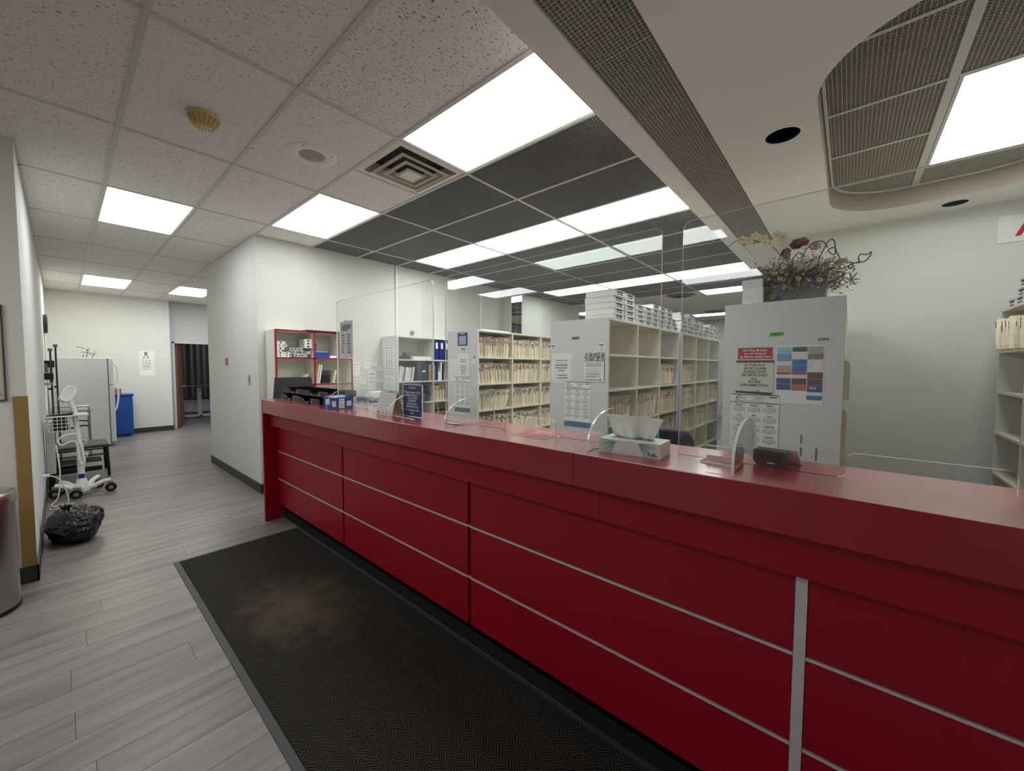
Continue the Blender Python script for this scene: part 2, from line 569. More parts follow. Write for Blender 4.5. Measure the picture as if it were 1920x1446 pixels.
# baseboards
def baseboard(name, b):
    return struct(box(name, b, BASEB, bevel=0.003))
baseboard('baseboard_corridor_right', (-7.478, -5.172, 1.488, 1.50, 0.0, 0.11))
baseboard('baseboard_office_left', (-5.18, -5.168, 1.50, 8.5, 0.0, 0.11))
baseboard('baseboard_wall_end', (-7.482, -7.47, 1.488, 1.72, 0.0, 0.11))
baseboard('baseboard_corridor_end', (-11.9, -11.888, -0.145, 1.692, 0.0, 0.11))
baseboard('baseboard_corner_return', (-11.9, -12.06, 1.68, 1.692, 0.0, 0.11))
baseboard('baseboard_corridor_left', (-11.9, -4.238, -0.155, -0.143, 0.0, 0.11))
baseboard('baseboard_stub_end', (-4.25, -4.238, -0.60, -0.143, 0.0, 0.11))
baseboard('baseboard_back_recess', (-0.52, 1.30, 4.998, 5.01, 0.0, 0.11))

# tan kick panel on the stub wall
struct(box('trim_1', (-4.25, -4.243, -0.216, -0.151, 0.11, 1.29), TAN, bevel=0.001))

# ---- door
door = struct(MB().box(-12.075, -12.03, 1.735, 1.775, 0, 2.06).box(-12.075, -12.03, 2.615, 2.655, 0, 2.06).box(-12.075, -12.03, 1.735, 2.655, 2.025, 2.065)
              .build('door_1', mat('door_frame_paint', s255(196, 192, 188), 0.5, var=0.02)))
WOOD = mat('brown_wood_veneer', s255(120, 84, 60), 0.4, var=0.15, vscale=4)
leaf = MB().box(0, 0.84, -0.022, 0.022, 0.01, 2.01).build('door_leaf', WOOD, door, (-12.11, 1.80, 0), (0, 0, R(164)))
h = MB().cyl((0.77, 0.022, 0.98), (0.77, 0.065, 0.98), 0.011, n=12).tube([(0.77, 0.06, 0.98), (0.72, 0.065, 0.98), (0.66, 0.065, 0.975)], 0.009)
h.cyl((0.77, -0.022, 0.98), (0.77, -0.065, 0.98), 0.011, n=12).tube([(0.77, -0.06, 0.98), (0.72, -0.065, 0.98), (0.66, -0.065, 0.975)], 0.009)
h.build('door_handle', CHROME, leaf, smooth=True)
MB().box(0.35, 0.45, -0.024, -0.022, 1.50, 1.56).box(0.35, 0.45, 0.022, 0.024, 1.50, 1.56).build('door_plate', BLACK, leaf)

# ---- ceiling
ceil = struct(box('ceiling', (-16.0, 1.5, -6.2, 13.7, 3.42, 3.5), PLENUM))
GX = [-1.08 - 1.2192 * k for k in range(0, 12)]
GY = [0.29 + 0.6096 * j for j in range(-4, 24)]
gy = lambda j: 0.29 + 0.6096 * j
tile_cache = {}
def tile(x0, x1, y0, y1, z=CZ, m=ACOUSTIC, name='ceiling_tile'):
    k = (round(x1 - x0, 3), round(y1 - y0, 3), m.name)
    if k not in tile_cache:
        tile_cache[k] = MB().box(0, k[0], 0, k[1], 0, 0.016).mesh(name, m)
    return put(name, tile_cache[k], ceil, (x0, y0, z))
def egg_mesh(w, d, m, pitch=0.0185, hgt=0.013, t=0.0017):
    b = MB()
    nx, ny = int(w / pitch), int(d / pitch)
    for i in range(nx + 1):
        x = i * w / nx
        b.box(x - t / 2, x + t / 2, 0, d, 0, hgt)
    for j in range(ny + 1):
        y = j * d / ny
        b.box(0, w, y - t / 2, y + t / 2, 0.0002, hgt)
    return b.mesh('eggcrate_panel', m)
egg_cache = {}
def egg(x0, x1, y0, y1, z=CZ, m=EGG, pitch=0.0185, hgt=0.013, t=0.0017):
    k = (round(x1 - x0, 3), round(y1 - y0, 3), m.name, pitch)
    if k not in egg_cache:
        egg_cache[k] = egg_mesh(k[0], k[1], m, pitch, hgt, t)
    return stuff(put('eggcrate_panel', egg_cache[k], ceil, (x0, y0, z)))
# light positions: (column k, row j) of the grid
LIGHTS = {(3, 0): 'cool', (0, 2): 'std', (2, 2): 'green', (7, 0): 'warm', (7, 2): 'far',
          (0, 5): 'std', (1, 5): 'std', (2, 5): 'std', (0, 10): 'green', (1, 10): 'green', (2, 10): 'green', (0, 13): 'green',
          (7, 4): 'far', (3, 15): 'std', (1, 19): 'green', (0, -4): 'std', (1, -4): 'green', (3, -4): 'cool', (3, -6): 'cool', (0, -8): 'cool'}  # side-passage lamp is added, hidden by the wall, to brighten the corridor end
def lit(k, j):
    return (k, j) in LIGHTS
# acoustic tiles over corridor and counter front
for k in range(0, 9):
    x1, x0 = GX[k], GX[k + 1]
    for j in range(-2, 5):
        y0, y1 = gy(j), gy(j + 1)
        if lit(k, j) or (j >= 3 and k < 5):
            continue
        xa, xb, ya, yb = x0, x1, y0, y1
        if k >= 3:
            if y1 <= -0.155:
                continue
            ya = max(y0, -0.30)
        if k in (3, 4, 5) and j >= 2:
            if k == 3 and j == 2:
                xa = -5.19
            elif k == 5:
                xb = -7.40
                if xb - xa < 0.05 and j == 2:
                    pass
            else:
                continue
        if k == 0 and j == 2:
            continue
        if k == 1 and j == 2:       # vent takes half of this bay
            tile(x0, x0 + 0.6096, y0, y1)
            continue
        if k == 8:
            xa = -12.05
        tile(xa, xb, ya, yb)
# plain acoustic boards over the parts of the place that lie out of view
bd = MB()
for (x0, x1, y0, y1) in [(-8.1, 1.5, -6.2, gy(-8)), (-12.2, -5.3, 3.3, 4.2), (-8.1, 1.5, gy(20), 13.7), (-15.4, -12.1, 0.8, 4.3)]:
    bd.box(x0, x1, y0, y1, CZ, CZ + 0.016)
bd.build('ceiling_board', ACOUSTIC, ceil)
def fill_cells(ks, js, xlim):
    b = MB()
    for k in ks:
        for j in js:
            if lit(k, j):
                continue
            b.box(max(GX[k + 1] if k >= 0 else -1.08, xlim[0]), GX[k] if k >= 0 else xlim[1], gy(j), gy(j + 1), CZ, CZ + 0.016)
    return b
fill_cells(range(-1, 6), range(-8, -2), (-8.1, 1.5)).build('ceiling_board', ACOUSTIC, ceil)
fill_cells([-1], range(-2, 2), (-1.08, 1.5)).build('ceiling_board', ACOUSTIC, ceil)
for k in range(0, 4):
    for j in range(13, 20):
        if not lit(k, j):
            tile(GX[k + 1], GX[k], gy(j), gy(j + 1))
fill_cells([4, 5], range(13, 20), (-8.1, 1.5)).build('ceiling_board', ACOUSTIC, ceil)
# dark egg-crate panels above the office
for j in range(3, 13):
    for k in range(0, 4):
        if lit(k, j):
            continue
        egg(GX[k + 1] if k < 3 else -5.19, GX[k], gy(j), gy(j + 1))
# grid bars (tees)
def bar(x0, x1, y0, y1, z=CZ, m=TBAR, h=0.006):
    return box('grid_bar', (0, x1 - x0, 0, y1 - y0, 0, h), m, ceil, loc=(x0, y0, z - h))
T = 0.012
for j in range(-1, 3):
    a = gy(j)
    x_end = -12.05 if j < 2 else -5.17
    bar(x_end, -1.075, a - T, a + T)
bar(-12.05, -7.44, gy(2) - T, gy(2) + T)
for j in range(3, 21):
    bar(-5.17 if j < 14 else -7.9, -1.075, gy(j) - T, gy(j) + T)
for k in range(1, 10):
    if k < 4:
        bar(GX[k] - T, GX[k] + T, -0.9, 12.0, h=0.005)
    elif k < 6:
        bar(GX[k] - T, GX[k] + T, -0.15, 1.5, h=0.005)
    elif k < 9:
        bar(GX[k] - T, GX[k] + T, -0.15, 3.9, h=0.005)
bar(GX[1] - 0.6096 - T, GX[1] - 0.6096 + T, gy(2), gy(3), h=0.005)
# wall angles
bar(-5.18, -5.16, 1.5, 8.6, h=0.005)
bar(-7.47, -5.18, 1.49, 1.515, h=0.005)
bar(-12.0, -4.25, -0.16, -0.14, h=0.005)
# ---- drywall soffit with the rounded light well and the louvre slot
def loop_recess(x0, x1, y0, y1, r, n=14):
    return arc(x1 - r, y1 - r, r, 0, 90, n) + arc(x0 + r, y1 - r, r, 90, 180, n) + arc(x0 + r, y0 + r, r, 180, 270, n) + arc(x1 - r, y0 + r, r, 270, 360, n)
def flat_with_holes(outer, holes, z, mname, m, parent=None):
    bm = bmesh.new()
    edges = []
    for lp in [outer] + holes:
        vs = [bm.verts.new((x, y, z)) for x, y in lp]
        edges += [bm.edges.new((vs[i], vs[(i + 1) % len(vs)])) for i in range(len(vs))]
    bmesh.ops.triangle_fill(bm, use_beauty=True, use_dissolve=False, edges=edges, normal=(0, 0, -1))
    for f in bm.faces:
        if f.normal.z > 0:
            f.normal_flip()
    me = bpy.data.meshes.new(mname)
    bm.to_mesh(me); bm.free()
    me.materials.append(m)
    return put(mname, me, parent)
WELL = loop_recess(-0.166, 1.14, 2.085, 4.63, 0.48)
DL = [(-0.336, 2.785, 0.088), (0.612, 4.82, 0.078)]
XS0, XS1 = -0.925, -0.647          # slot edges
YN, YF = -1.3, 5.0
holes = [WELL] + [[(cx + r * math.cos(2 * math.pi * i / 28), cy + r * math.sin(2 * math.pi * i / 28)) for i in range(28)] for cx, cy, r in DL]
soffit = struct(flat_with_holes([(XS1, YN), (1.30, YN), (1.30, 5.01), (XS1, 5.01)], holes, SZ, 'ceiling_soffit', DRYWALL))
sd = MB()
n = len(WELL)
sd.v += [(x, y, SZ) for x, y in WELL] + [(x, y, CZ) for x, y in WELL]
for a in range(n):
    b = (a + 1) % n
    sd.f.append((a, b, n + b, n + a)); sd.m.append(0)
sd.build('well_side', mat('well_side_shaded', s255(156, 144, 132), 0.7, var=0.02), soffit, smooth=True)  # sides coloured darker than the drywall, standing in for shade in the well
tr_pts = loop_recess(-0.154, 1.128, 2.097, 4.618, 0.468)
MB().tube([(x, y, CZ - 0.006) for x, y in tr_pts], 0.011, n=6, closed=True).build('well_edge_trim', TBAR, soffit, smooth=True)
sl = MB()
sl.box(XS1 + 0.0005, XS1 + 0.02, YN, YF, SZ + 0.0015, CZ + 0.15)                        # right cheek of the slot
sl.box(XS0 - 0.02, XS0, YN, 9.0, SZ + 0.0015, CZ + 0.15)              # left cheek
sl.box(XS0, XS1, YF, YF + 0.02, SZ + 0.0015, CZ + 0.15)
sl.box(XS0, 1.30, YN - 0.02, YN, SZ, CZ + 0.02)
sl.build('slot_cheek', DRYWALL, soffit)
struct(box('ceiling_bulkhead', (-1.067, XS0 - 0.0005, YN, 9.0, SZ, CZ + 0.1), DRYWALL))
box('bulkhead_bead', (XS0 - 0.004, XS0 + 0.002, YN, 9.0, SZ - 0.002, SZ + 0.012), TBAR, soffit)
struct(box('ceiling_soffit_far', (XS0, -0.40, 5.02, 9.0, SZ, CZ + 0.1), DRYWALL))
ys = [2.0 - 1.22 * 2.7, 0.33, 1.55, 2.77, 3.99, 5.0]
ys = [YN, -0.89, 0.33, 1.62, 2.84, 4.06, YF]
for a, b in zip(ys[:-1], ys[1:]):
    egg(XS0, XS1, a + 0.002, b - 0.002, SZ + 0.005, EGG2, 0.0185, 0.014, 0.002)
# ceiling of the light well
for (y0, y1) in [(1.84, 2.45), (2.45, 3.06), (3.06, 3.67), (3.67, 4.28), (4.28, 4.89)]:
    egg(-0.25, 0.36, y0, y1, CZ, EGG2, 0.0185, 0.014, 0.002)
    if not (3.0 < y0 < 4.2):
        egg(0.36, 0.97, y0, y1, CZ, EGG2, 0.0185, 0.014, 0.002)
    egg(0.97, 1.29, y0, y1, CZ, EGG2, 0.0185, 0.014, 0.002)
bar(0.34, 0.38, 2.09, 4.62)
bar(0.955, 0.985, 2.09, 4.62)
for y in (2.45, 3.06, 3.67, 4.28):
    bar(-0.16, 0.345, y - T, y + T, h=0.005)
    if y != 3.67:
        bar(0.37, 1.13, y - T, y + T, h=0.005)

# ---- downlights, lights, vent, speaker, detector
for i, (cx, cy, r) in enumerate(DL):
    d = thing('recessed_downlight', ['unlit round recessed downlight beside the rounded ceiling light well', 'unlit round recessed downlight above the red-lettered wall sign'][i], 'downlight', (cx, cy, SZ))
    MB().lathe([(r - 0.004, 0.0), (r - 0.004, 0.12), (0.0, 0.12)], 32).build('can', mat('downlight_can', s255(22, 20, 30), 0.5, var=0.1), d, smooth=True)
    MB().lathe([(r - 0.004, 0.001), (r - 0.002, -0.003), (r + 0.012, -0.003), (r + 0.014, 0.0)], 40).build('trim_ring', WHITE, d, smooth=True)
LCOL = {'std': (0.98, 1.0, 0.97), 'green': (0.96, 1.0, 0.94), 'cool': (0.94, 0.96, 1.0), 'warm': (1.0, 1.0, 0.84)}
LM = {k: emit('diffuser_' + k, c, LAMP) for k, c in LCOL.items()}
LM['warm'] = emit('diffuser_warm_bright', LCOL['warm'], LAMP * 1.5)
LM['far'] = emit('diffuser_far', LCOL['cool'], LAMP * 1.5)
LM['dim'] = emit('diffuser_dim', (0.9, 0.95, 1.0), 5.0)
LFRAME = mat('light_frame', s255(200, 198, 194), 0.4, var=0.02)
def ceiling_light(x0, x1, y0, y1, tone, label, group, z=CZ, fr=0.018):
    t = thing('ceiling_light', label, 'ceiling light', ((x0 + x1) / 2, (y0 + y1) / 2, z), 0, group)
    a, b = (x1 - x0) / 2 - 0.004, (y1 - y0) / 2 - 0.004
    f = MB()
    f.box(-a, a, -b, -b + fr, -0.002, 0.05).box(-a, a, b - fr, b, -0.002, 0.05).box(-a, -a + fr, -b + fr, b - fr, -0.002, 0.05).box(a - fr, a, -b + fr, b - fr, -0.002, 0.05)
    f.box(-a, a, -b, b, 0.05, 0.06)
    f.build('frame', LFRAME, t)
    MB().add([(-a + fr, -b + fr, 0.004), (a - fr, -b + fr, 0.004), (a - fr, b - fr, 0.004), (-a + fr, b - fr, 0.004)], [(3, 2, 1, 0)]).build('diffuser', LM[tone], t)
    return t
LL = {(3, 0): 'bright flat ceiling light in the corridor grid nearest the smoke detector',
      (0, 2): 'large bright ceiling light beside the square air vent and the bulkhead',
      (2, 2): 'ceiling light beside the corner of the office wall and dark louvres',
      (7, 0): 'warm ceiling light above the white refrigerator at the corridor end',
      (7, 2): 'ceiling light at the corridor end partly hidden by the wall corner',
      (7, 4): 'added unseen ceiling light over the side passage beyond the corridor corner'}
for (k, j), tone in LIGHTS.items():
    if (k, j) in LL:
        lab, grp = LL[(k, j)], None
    elif j == 5:
        lab, grp = 'ceiling light in the first louvre row, ' + ['next to the drywall bulkhead', 'in the middle', 'nearest the office wall'][k], 'first row of office lights'
    elif j == 10:
        lab, grp = 'ceiling light in the second louvre row, ' + ['next to the drywall bulkhead', 'in the middle', 'nearest the office wall'][k], 'second row of office lights'
    elif j > 10:
        lab, grp = 'ceiling light over the far end of the office', 'far office lights'
    else:
        lab, grp = 'ceiling light over the waiting area in front of the counter', 'waiting area lights'
    ceiling_light(GX[k + 1], GX[k], gy(j), gy(j + 1), tone, lab, grp)
t = ceiling_light(-14.6, -13.4, 3.2, 3.8, 'dim', 'added unseen dim light in the side room beyond the open door', None, z=CZ - 0.012)  # added fill lamp, out of view, to lift the dark side room
ceiling_light(0.38, 0.955, 3.07, 4.27, 'std', 'ceiling light inside the rounded drywall light well', None)

VENT = mat('vent_enamel', s255(236, 228, 216), 0.5, var=0.05, vscale=10)
v = thing('air_vent', 'square louvred ceiling air vent with stepped cones beside the large light', 'vent', (GX[1] - 0.3048, gy(2) + 0.3048, CZ))
fr = MB()
a, b = 0.292, 0.25
for s_ in (0, 1, 2, 3):
    m3 = rot_mat(0, 0, s_ * math.pi / 2)
    q = [Vector(p) for p in [(-a, -a, 0.0), (a, -a, 0.0), (b, -b, -0.004), (-b, -b, -0.004), (-b, -b, 0.09), (b, -b, 0.09)]]
    q = [m3 @ p for p in q]
    fr.add(q, [(3, 2, 1, 0), (4, 5, 2, 3)])
fr.build('frame', VENT, v)
for (o_, i_, z0, z1) in [(0.215, 0.16, -0.022, 0.012), (0.15, 0.10, -0.030, 0.006), (0.085, 0.0, -0.036, 0.0)]:
    c = MB()
    for s_ in range(4):
        m3 = rot_mat(0, 0, s_ * math.pi / 2)
        q = [m3 @ Vector(p) for p in [(-o_, -o_, z0), (o_, -o_, z0), (max(i_, 0.03), -max(i_, 0.03), z1), (-max(i_, 0.03), -max(i_, 0.03), z1)]]
        c.add(q, [(0, 1, 2, 3), (3, 2, 1, 0)])
        q2 = [m3 @ Vector(p) for p in [(-o_, -o_, z0), (o_, -o_, z0), (o_ - 0.03, -o_ + 0.03, z0 - 0.002), (-o_ + 0.03, -o_ + 0.03, z0 - 0.002)]]
        c.add(q2, [(3, 2, 1, 0), (0, 1, 2, 3)])
    if i_ == 0:
        c.box(-0.062, 0.062, -0.062, 0.062, z0 - 0.003, z0)
    c.build('cone', VENT, v)
MB().box(-0.23, 0.23, -0.23, 0.23, 0.085, 0.09).build('duct', mat('duct_dark', s255(40, 44, 52), 0.7, var=0.1), v)
for (x, y, lab) in [(-2.7, 8.5, 'round-shaded far ceiling vent above the empty-topped chart rack'), (-2.75, 11.5, 'farthest ceiling vent beyond the office louvres')]:
    t = thing('air_vent', lab, 'vent', (x, y, CZ))
    c = MB()
    for r0 in (0.28, 0.2, 0.12):
        c.lathe([(r0, 0.0), (r0 - 0.05, -0.02), (r0 - 0.06, -0.02), (r0 - 0.03, 0.0)], 24)
    c.build('cone', mat('vent_grey', s255(120, 120, 118), 0.6, var=0.05), t, smooth=True)
    MB().lathe([(0.29, -0.002), (0.30, -0.006), (0.32, -0.006), (0.325, 0.0)], 24).build('frame', VENT, t, smooth=True)

t = thing('ceiling_speaker', 'round ceiling speaker with perforated grey grille in an acoustic tile', 'speaker', (-2.94, 1.222, CZ))
MB().lathe([(0.085, -0.006), (0.092, -0.010), (0.15, -0.008), (0.165, -0.003), (0.166, 0.0)], 40).build('rim', mat('speaker_rim', s255(236, 230, 218), 0.5, var=0.03), t, smooth=True)
MB().lathe([(0.0, -0.004), (0.05, -0.005), (0.088, -0.006)], 40).build('grille', mat('speaker_grille', s255(168, 166, 158), 0.7, var=0.1, vscale=300, bump=0.6, bscale=700), t, smooth=True)
sc_ = MB()
for k in range(4):
    a = R(45 + 90 * k)
    MB().lathe([(0.0, -0.011), (0.004, -0.011), (0.005, -0.006)], 8, (0.135 * math.cos(a), 0.135 * math.sin(a), 0)).build('screw', GREY, t)
t = thing('smoke_detector', 'yellowed ribbed smoke detector on an acoustic ceiling tile', 'smoke detector', (-2.985, 0.615, CZ))
MB().lathe([(0.085, 0.0), (0.085, -0.012), (0.078, -0.02), (0.0, -0.02)], 36).build('base', YELLOWED, t, smooth=True)
c = MB().lathe([(0.07, -0.02), (0.066, -0.03), (0.042, -0.062), (0.03, -0.066), (0.0, -0.066)], 36)
for k in range(18):
    a = 2 * math.pi * k / 18
    p = [(r * math.cos(a), r * math.sin(a), z) for r, z in [(0.073, -0.024), (0.069, -0.036), (0.047, -0.066)]]
    c.tube(p, 0.0035, 5)
c.build('head', YELLOWED, t, smooth=True)

# ================================================================== RECEPTION COUNTER
ctr = thing('reception_counter', 'long red laminate reception counter with panelled front and aluminium strips', 'counter', (-4.225, 1.242, 0))
def cw(x0, x1, y0, y1, z0, z1):      # world box -> local to the counter
    return (x0 + 4.225, x1 + 4.225, y0 - 1.242, y1 - 1.242, z0, z1)
XE = 1.29
box('end_panel', cw(-4.225, -4.195, 1.242, 1.655, 0, 1.18), RED, ctr, bevel=0.002)
box('countertop', cw(-4.1945, -0.7695, 1.242, 1.655, 1.055, 1.18), RED_TOP, ctr, bevel=0.002)
box('countertop', cw(-0.7685, XE, 1.242, 1.655, 1.055, 1.18), RED_TOP, ctr, bevel=0.002)
box('apron', cw(-4.1945, -0.6905, 1.302, 1.62, 0.925, 1.0545), RED, ctr, bevel=0.0015)
box('apron', cw(-0.6895, XE, 1.302, 1.62, 0.925, 1.0545), RED, ctr, bevel=0.0015)
box('body', cw(-4.1945, XE, 1.385, 1.62, 0.10, 0.9245), RED_DEEP, ctr)
box('toe_kick', cw(-4.1945, XE, 1.405, 1.60, 0.0, 0.10), BLACK_M, ctr)
PX = [-4.195, -2.853, -1.467, -0.080, 1.29]
PZ = [(0.145, 0.394), (0.404, 0.667), (0.677, 0.93)]
for c in range(4):
    xa = PX[c] + (0.0005 if c == 0 else 0.010 if c < 3 else 0.015)
    xb = PX[c + 1] - (0.010 if c < 2 else 0.015 if c == 2 else 0)
    for (za, zb) in PZ:
        box('front_panel', cw(xa, xb, 1.362, 1.3845, za, zb - 0.003), RED, ctr, bevel=0.0015)
    for z in (0.672, 0.399):
        box('strip', cw(xa, xb, 1.360, 1.384, z - 0.0065, z + 0.0015), CHROME, ctr)
box('strip', cw(-0.094, -0.066, 1.358, 1.385, 0.145, 0.925), CHROME, ctr)
for x in PX[1:3]:
    for z in (0.672, 0.399):
        box('strip', cw(x - 0.0095, x + 0.0095, 1.364, 1.384, z - 0.0075, z + 0.0025), CHROME, ctr)
MB().box(*cw(-4.195, XE, 1.385, 1.40, 0.10, 0.145)).build('underside', RED_DEEP, ctr)
# worktop on the staff side, hidden below the counter
tag(box('staff_worktop', (-4.1, 1.28, 1.66, 2.05, 0.72, 0.75), LAM_W, bevel=0.002), 'white worktop fixed behind the red counter on the staff side', 'worktop')

# floor mat
mt = thing('floor_mat', 'long black ribbed entrance mat on the floor along the red counter', 'floor mat', (0, 0, 0))
MB().box(-3.80, 0.40, 0.545, 1.372, 0.0015, 0.009).build('carpet', CARPET, mt)
bo = MB()
for (x0, x1, y0, y1) in [(-3.83, 0.43, 0.51, 0.545), (-3.83, 0.43, 1.372, 1.398), (-3.83, -3.80, 0.545, 1.372), (0.40, 0.43, 0.545, 1.372)]:
    bo.box(x0, x1, y0, y1, 0.0, 0.0055)
bo.build('border', MAT_EDGE, mt, bevel=0.003)

# ================================================================== SNEEZE GUARDS
def guard(x0, label):
    W, H, T_ = 1.25, 0.84, 0.008
    t = thing('sneeze_guard', label, 'screen', (x0, 1.48, 1.18))
    r, rn = 0.03, 0.02
    nx0, nx1, nh = W / 2 - 0.155, W / 2 + 0.155, 0.075
    poly = [(0.0, 0.0)] + [(0, H - r)] + arc(r, H - r, r, 180, 90, 6)[1:] + arc(W - r, H - r, r, 90, 0, 6) + [(W, 0)]
    poly += [(nx1 + rn, 0)] + arc(nx1 + rn, rn, rn, 270, 180, 5)[1:] + arc(nx1 - rn, nh - rn, rn, 0, 90, 5) + arc(nx0 + rn, nh - rn, rn, 90, 180, 5) + arc(nx0 - rn, rn, rn, 0, -90, 5)
    MB().prism(poly, 'y', -T_ / 2, T_ / 2, 0, 1).build('panel', [ACRYL, ACRYL_E], t)
    for fx in (0.215, W - 0.195):
        fp = [(-0.19, 0.0), (0.19, 0.0), (0.19, 0.03)] + arc(0, 0.03, 0.19, 0, 180, 20, ry=0.12)[1:-1] + [(-0.19, 0.03)]
        MB().prism(fp, 'x', fx - 0.004, fx + 0.004, 0, 1).build('foot', [ACRYL, ACRYL_E], t)
    return t
guard(-3.155, 'clear acrylic sneeze guard with an hours notice taped on, beside the letter trays')
guard(-1.79, 'clear acrylic sneeze guard between the blue sign holder and the tissue box')
guard(-0.465, 'clear acrylic sneeze guard in front of the rack end with the claim notice')

# hours notice taped to the first guard
t = thing('hours_notice', 'white sheet listing opening hours by weekday taped on the acrylic guard', 'notice', (-2.985, 1.4755, 1.565))
n_ = MB()
for i in range(6):
    x0 = -0.103 + 0.206 * i / 5
    n_.v += [(x0, -0.0045 - 0.002 * math.sin(i * 1.2) * 0.5, 0.0), (x0, -0.0035, 0.285), (x0, -0.0027, 0.285), (x0, -0.0037 - 0.002 * math.sin(i * 1.2) * 0.5, 0.0)]
for i in range(5):
    for k in range(4):
        l = (k + 1) % 4
        n_.f.append((i * 4 + k, i * 4 + 4 + k, i * 4 + 4 + l, i * 4 + l)); n_.m.append(0)
n_.build('sheet', mat('notice_sheet', s255(226, 226, 230), 0.6, var=0.02), t)
days = ['MON', 'TUE', 'WED', 'THUR', 'FRI', 'SAT', 'SUN']
for i, d in enumerate(days):
    z = 0.178 - 0.0225 * i
    letters(t, d, 0.019, INK_G, (-0.072, -0.0085, z), align='LEFT')
    letters(t, '9-4PM' if i < 5 else '10-4PM', 0.019, INK_G, (0.012, -0.0085, z), align='LEFT')
bars(t, [(-0.07, 0.075, 0.256, 0.007), (-0.07, 0.08, 0.243, 0.007), (-0.07, 0.06, 0.23, 0.007), (-0.07, 0.02, 0.217, 0.007)], INK_G, y=-0.0085)
MB().box(-0.03, 0.03, -0.006, -0.0052, 0.278, 0.293).build('tape', ACRYL_E, t)

# ================================================================== THINGS ON THE COUNTER
CT = 1.18
# letter trays
TRAY = mat('tray_black', s255(9, 9, 11), 0.3, var=0.1, vscale=20)
def tray(x, y, z, w, d, rz, label, h=0.055):
    t = thing('letter_tray', label, 'letter tray', (x, y, z), rz, 'black letter trays at the counter end')
    b = MB()
    b.box(0, w, 0, d, 0, 0.004)
    b.prism([(0.0, 0.004), (0.05, 0.004), (0.09, h), (d, h), (d, h + 0.002), (0.0, 0.006)], 'x', 0, 0.004)
    b.box(0, 0.004, 0.02, d, 0.004, h).box(w - 0.004, w, 0.02, d, 0.004, h).box(0, w, d - 0.004, d, 0.004, h)
    b.box(0, w * 0.30, 0, 0.004, 0.004, h * 0.8).box(w * 0.64, w, 0, 0.004, 0.004, h * 0.8)
    b.build('shell', TRAY, t)
    rl = [(w * 0.30, 0.0, h * 0.8)] + [(w * 0.30 + w * 0.34 * k / 8, -0.001, h * (0.8 - 0.62 * math.sin(math.pi * k / 8) ** 0.6)) for k in range(1, 8)] + [(w * 0.64, 0.0, h * 0.8)]
    MB().tube(rl, 0.004, 6).tube([(0.0, 0, h * 0.8), (w * 0.30, 0, h * 0.8)], 0.004, 6).tube([(w * 0.64, 0, h * 0.8), (w, 0, h * 0.8)], 0.004, 6).build('lip', mat('tray_lip', s255(60, 62, 66), 0.2, var=0.05), t, smooth=True)
    box('tab', (w * 0.66, w * 0.72, -0.003, 0.0, 0.008, 0.03), mat('pink_tab', s255(206, 110, 120), 0.6, var=0.05), t)
    return t
tray(-4.19, 1.40, CT, 0.46, 0.24, 0, 'lower black letter tray at the end of the counter by the red cabinet')
tray(-3.70, 1.36, CT, 0.45, 0.27, R(1), 'lower black letter tray nearer the mask box on the counter')
tray(-4.17, 1.42, CT + 0.062, 0.46, 0.22, R(1), 'upper black letter tray stacked at the end of the counter', 0.05)
tray(-3.67, 1.40, CT + 0.062, 0.49, 0.24, R(1), 'upper black letter tray stacked nearer the mask box', 0.05)
rs = MB().add([(0, 0, 0), (0, 0.46, 0), (0.014, 0.46, 0), (0.014, 0, 0), (-0.05, 0.05, 0.38), (-0.05, 0.44, 0.38), (-0.036, 0.44, 0.38), (-0.036, 0.05, 0.38)],
              [(0, 1, 2, 3), (7, 6, 5, 4), (0, 4, 5, 1), (1, 5, 6, 2), (2, 6, 7, 3), (3, 7, 4, 0)]).build('document_stand', TRAY, None, (-4.80, 1.51, 0.99))
tag(rs, 'black slanted document board standing before the red edged cabinet', 'document stand')
tag(box('side_desk', (-4.87, -4.40, 1.68, 2.46, 0.96, 0.9895), LAM_W, bevel=0.002), 'white side shelf in front of the red edged cabinet', 'shelf')
box('bracket', (-4.86, -4.42, 1.70, 1.72, 0.0, 0.9595), GREY, bpy.data.objects['side_desk'])
wbo = MB().prism([(0.0, 0.0), (0.16, 0.02), (0.25, 0.11), (0.247, 0.113), (0.158, 0.024), (0.0, 0.004)], 'x', -0.2, 0).build('paper_flap', PAPER, None, (-4.90, 1.70, 1.335))
wbo.location.z = 1.289
tag(wbo, 'bent white sheet resting in the lower left pigeonhole', 'paper')

# face-mask box
t = thing('mask_box', 'opened blue and white face mask box on the red counter', 'box', (-2.85, 1.33, CT), R(96))
w_, d_, h_ = 0.125, 0.185, 0.088
b = MB()
b.box(0, w_, 0, 0.002, 0, h_).box(0, w_, d_ - 0.002, d_, 0, h_).box(0, 0.002, 0.002, d_ - 0.002, 0, h_).box(w_ - 0.002, w_, 0.002, d_ - 0.002, 0, h_).box(0.002, w_ - 0.002, 0.002, d_ - 0.002, 0, 0.002)
b.build('carton', mat('mask_box_blue', s255(52, 74, 168), 0.45, var=0.1, vscale=10), t)
box('flap', (0.0, w_, d_ * 0.45, d_, h_, h_ + 0.002), mat('mask_box_lid', s255(78, 104, 186), 0.45, var=0.05), t)
box('flap', (-0.02, 0.0, 0.0, d_ * 0.5, h_ - 0.004, h_ + 0.002), mat('mask_box_inside', s255(196, 190, 184), 0.6, var=0.05), t)
pr = MB()
pr.box(0.012, 0.055, -0.001, 0, 0.008, h_ - 0.01).box(0.074, 0.112, -0.001, 0, 0.02, 0.058)
pr.build('label_panel', PAPER, t)
MB().lathe([(0, 0), (0.017, 0)], 18, (0.088, -0.0015, 0.04), axis='y').build('label_panel', PAPER, t)
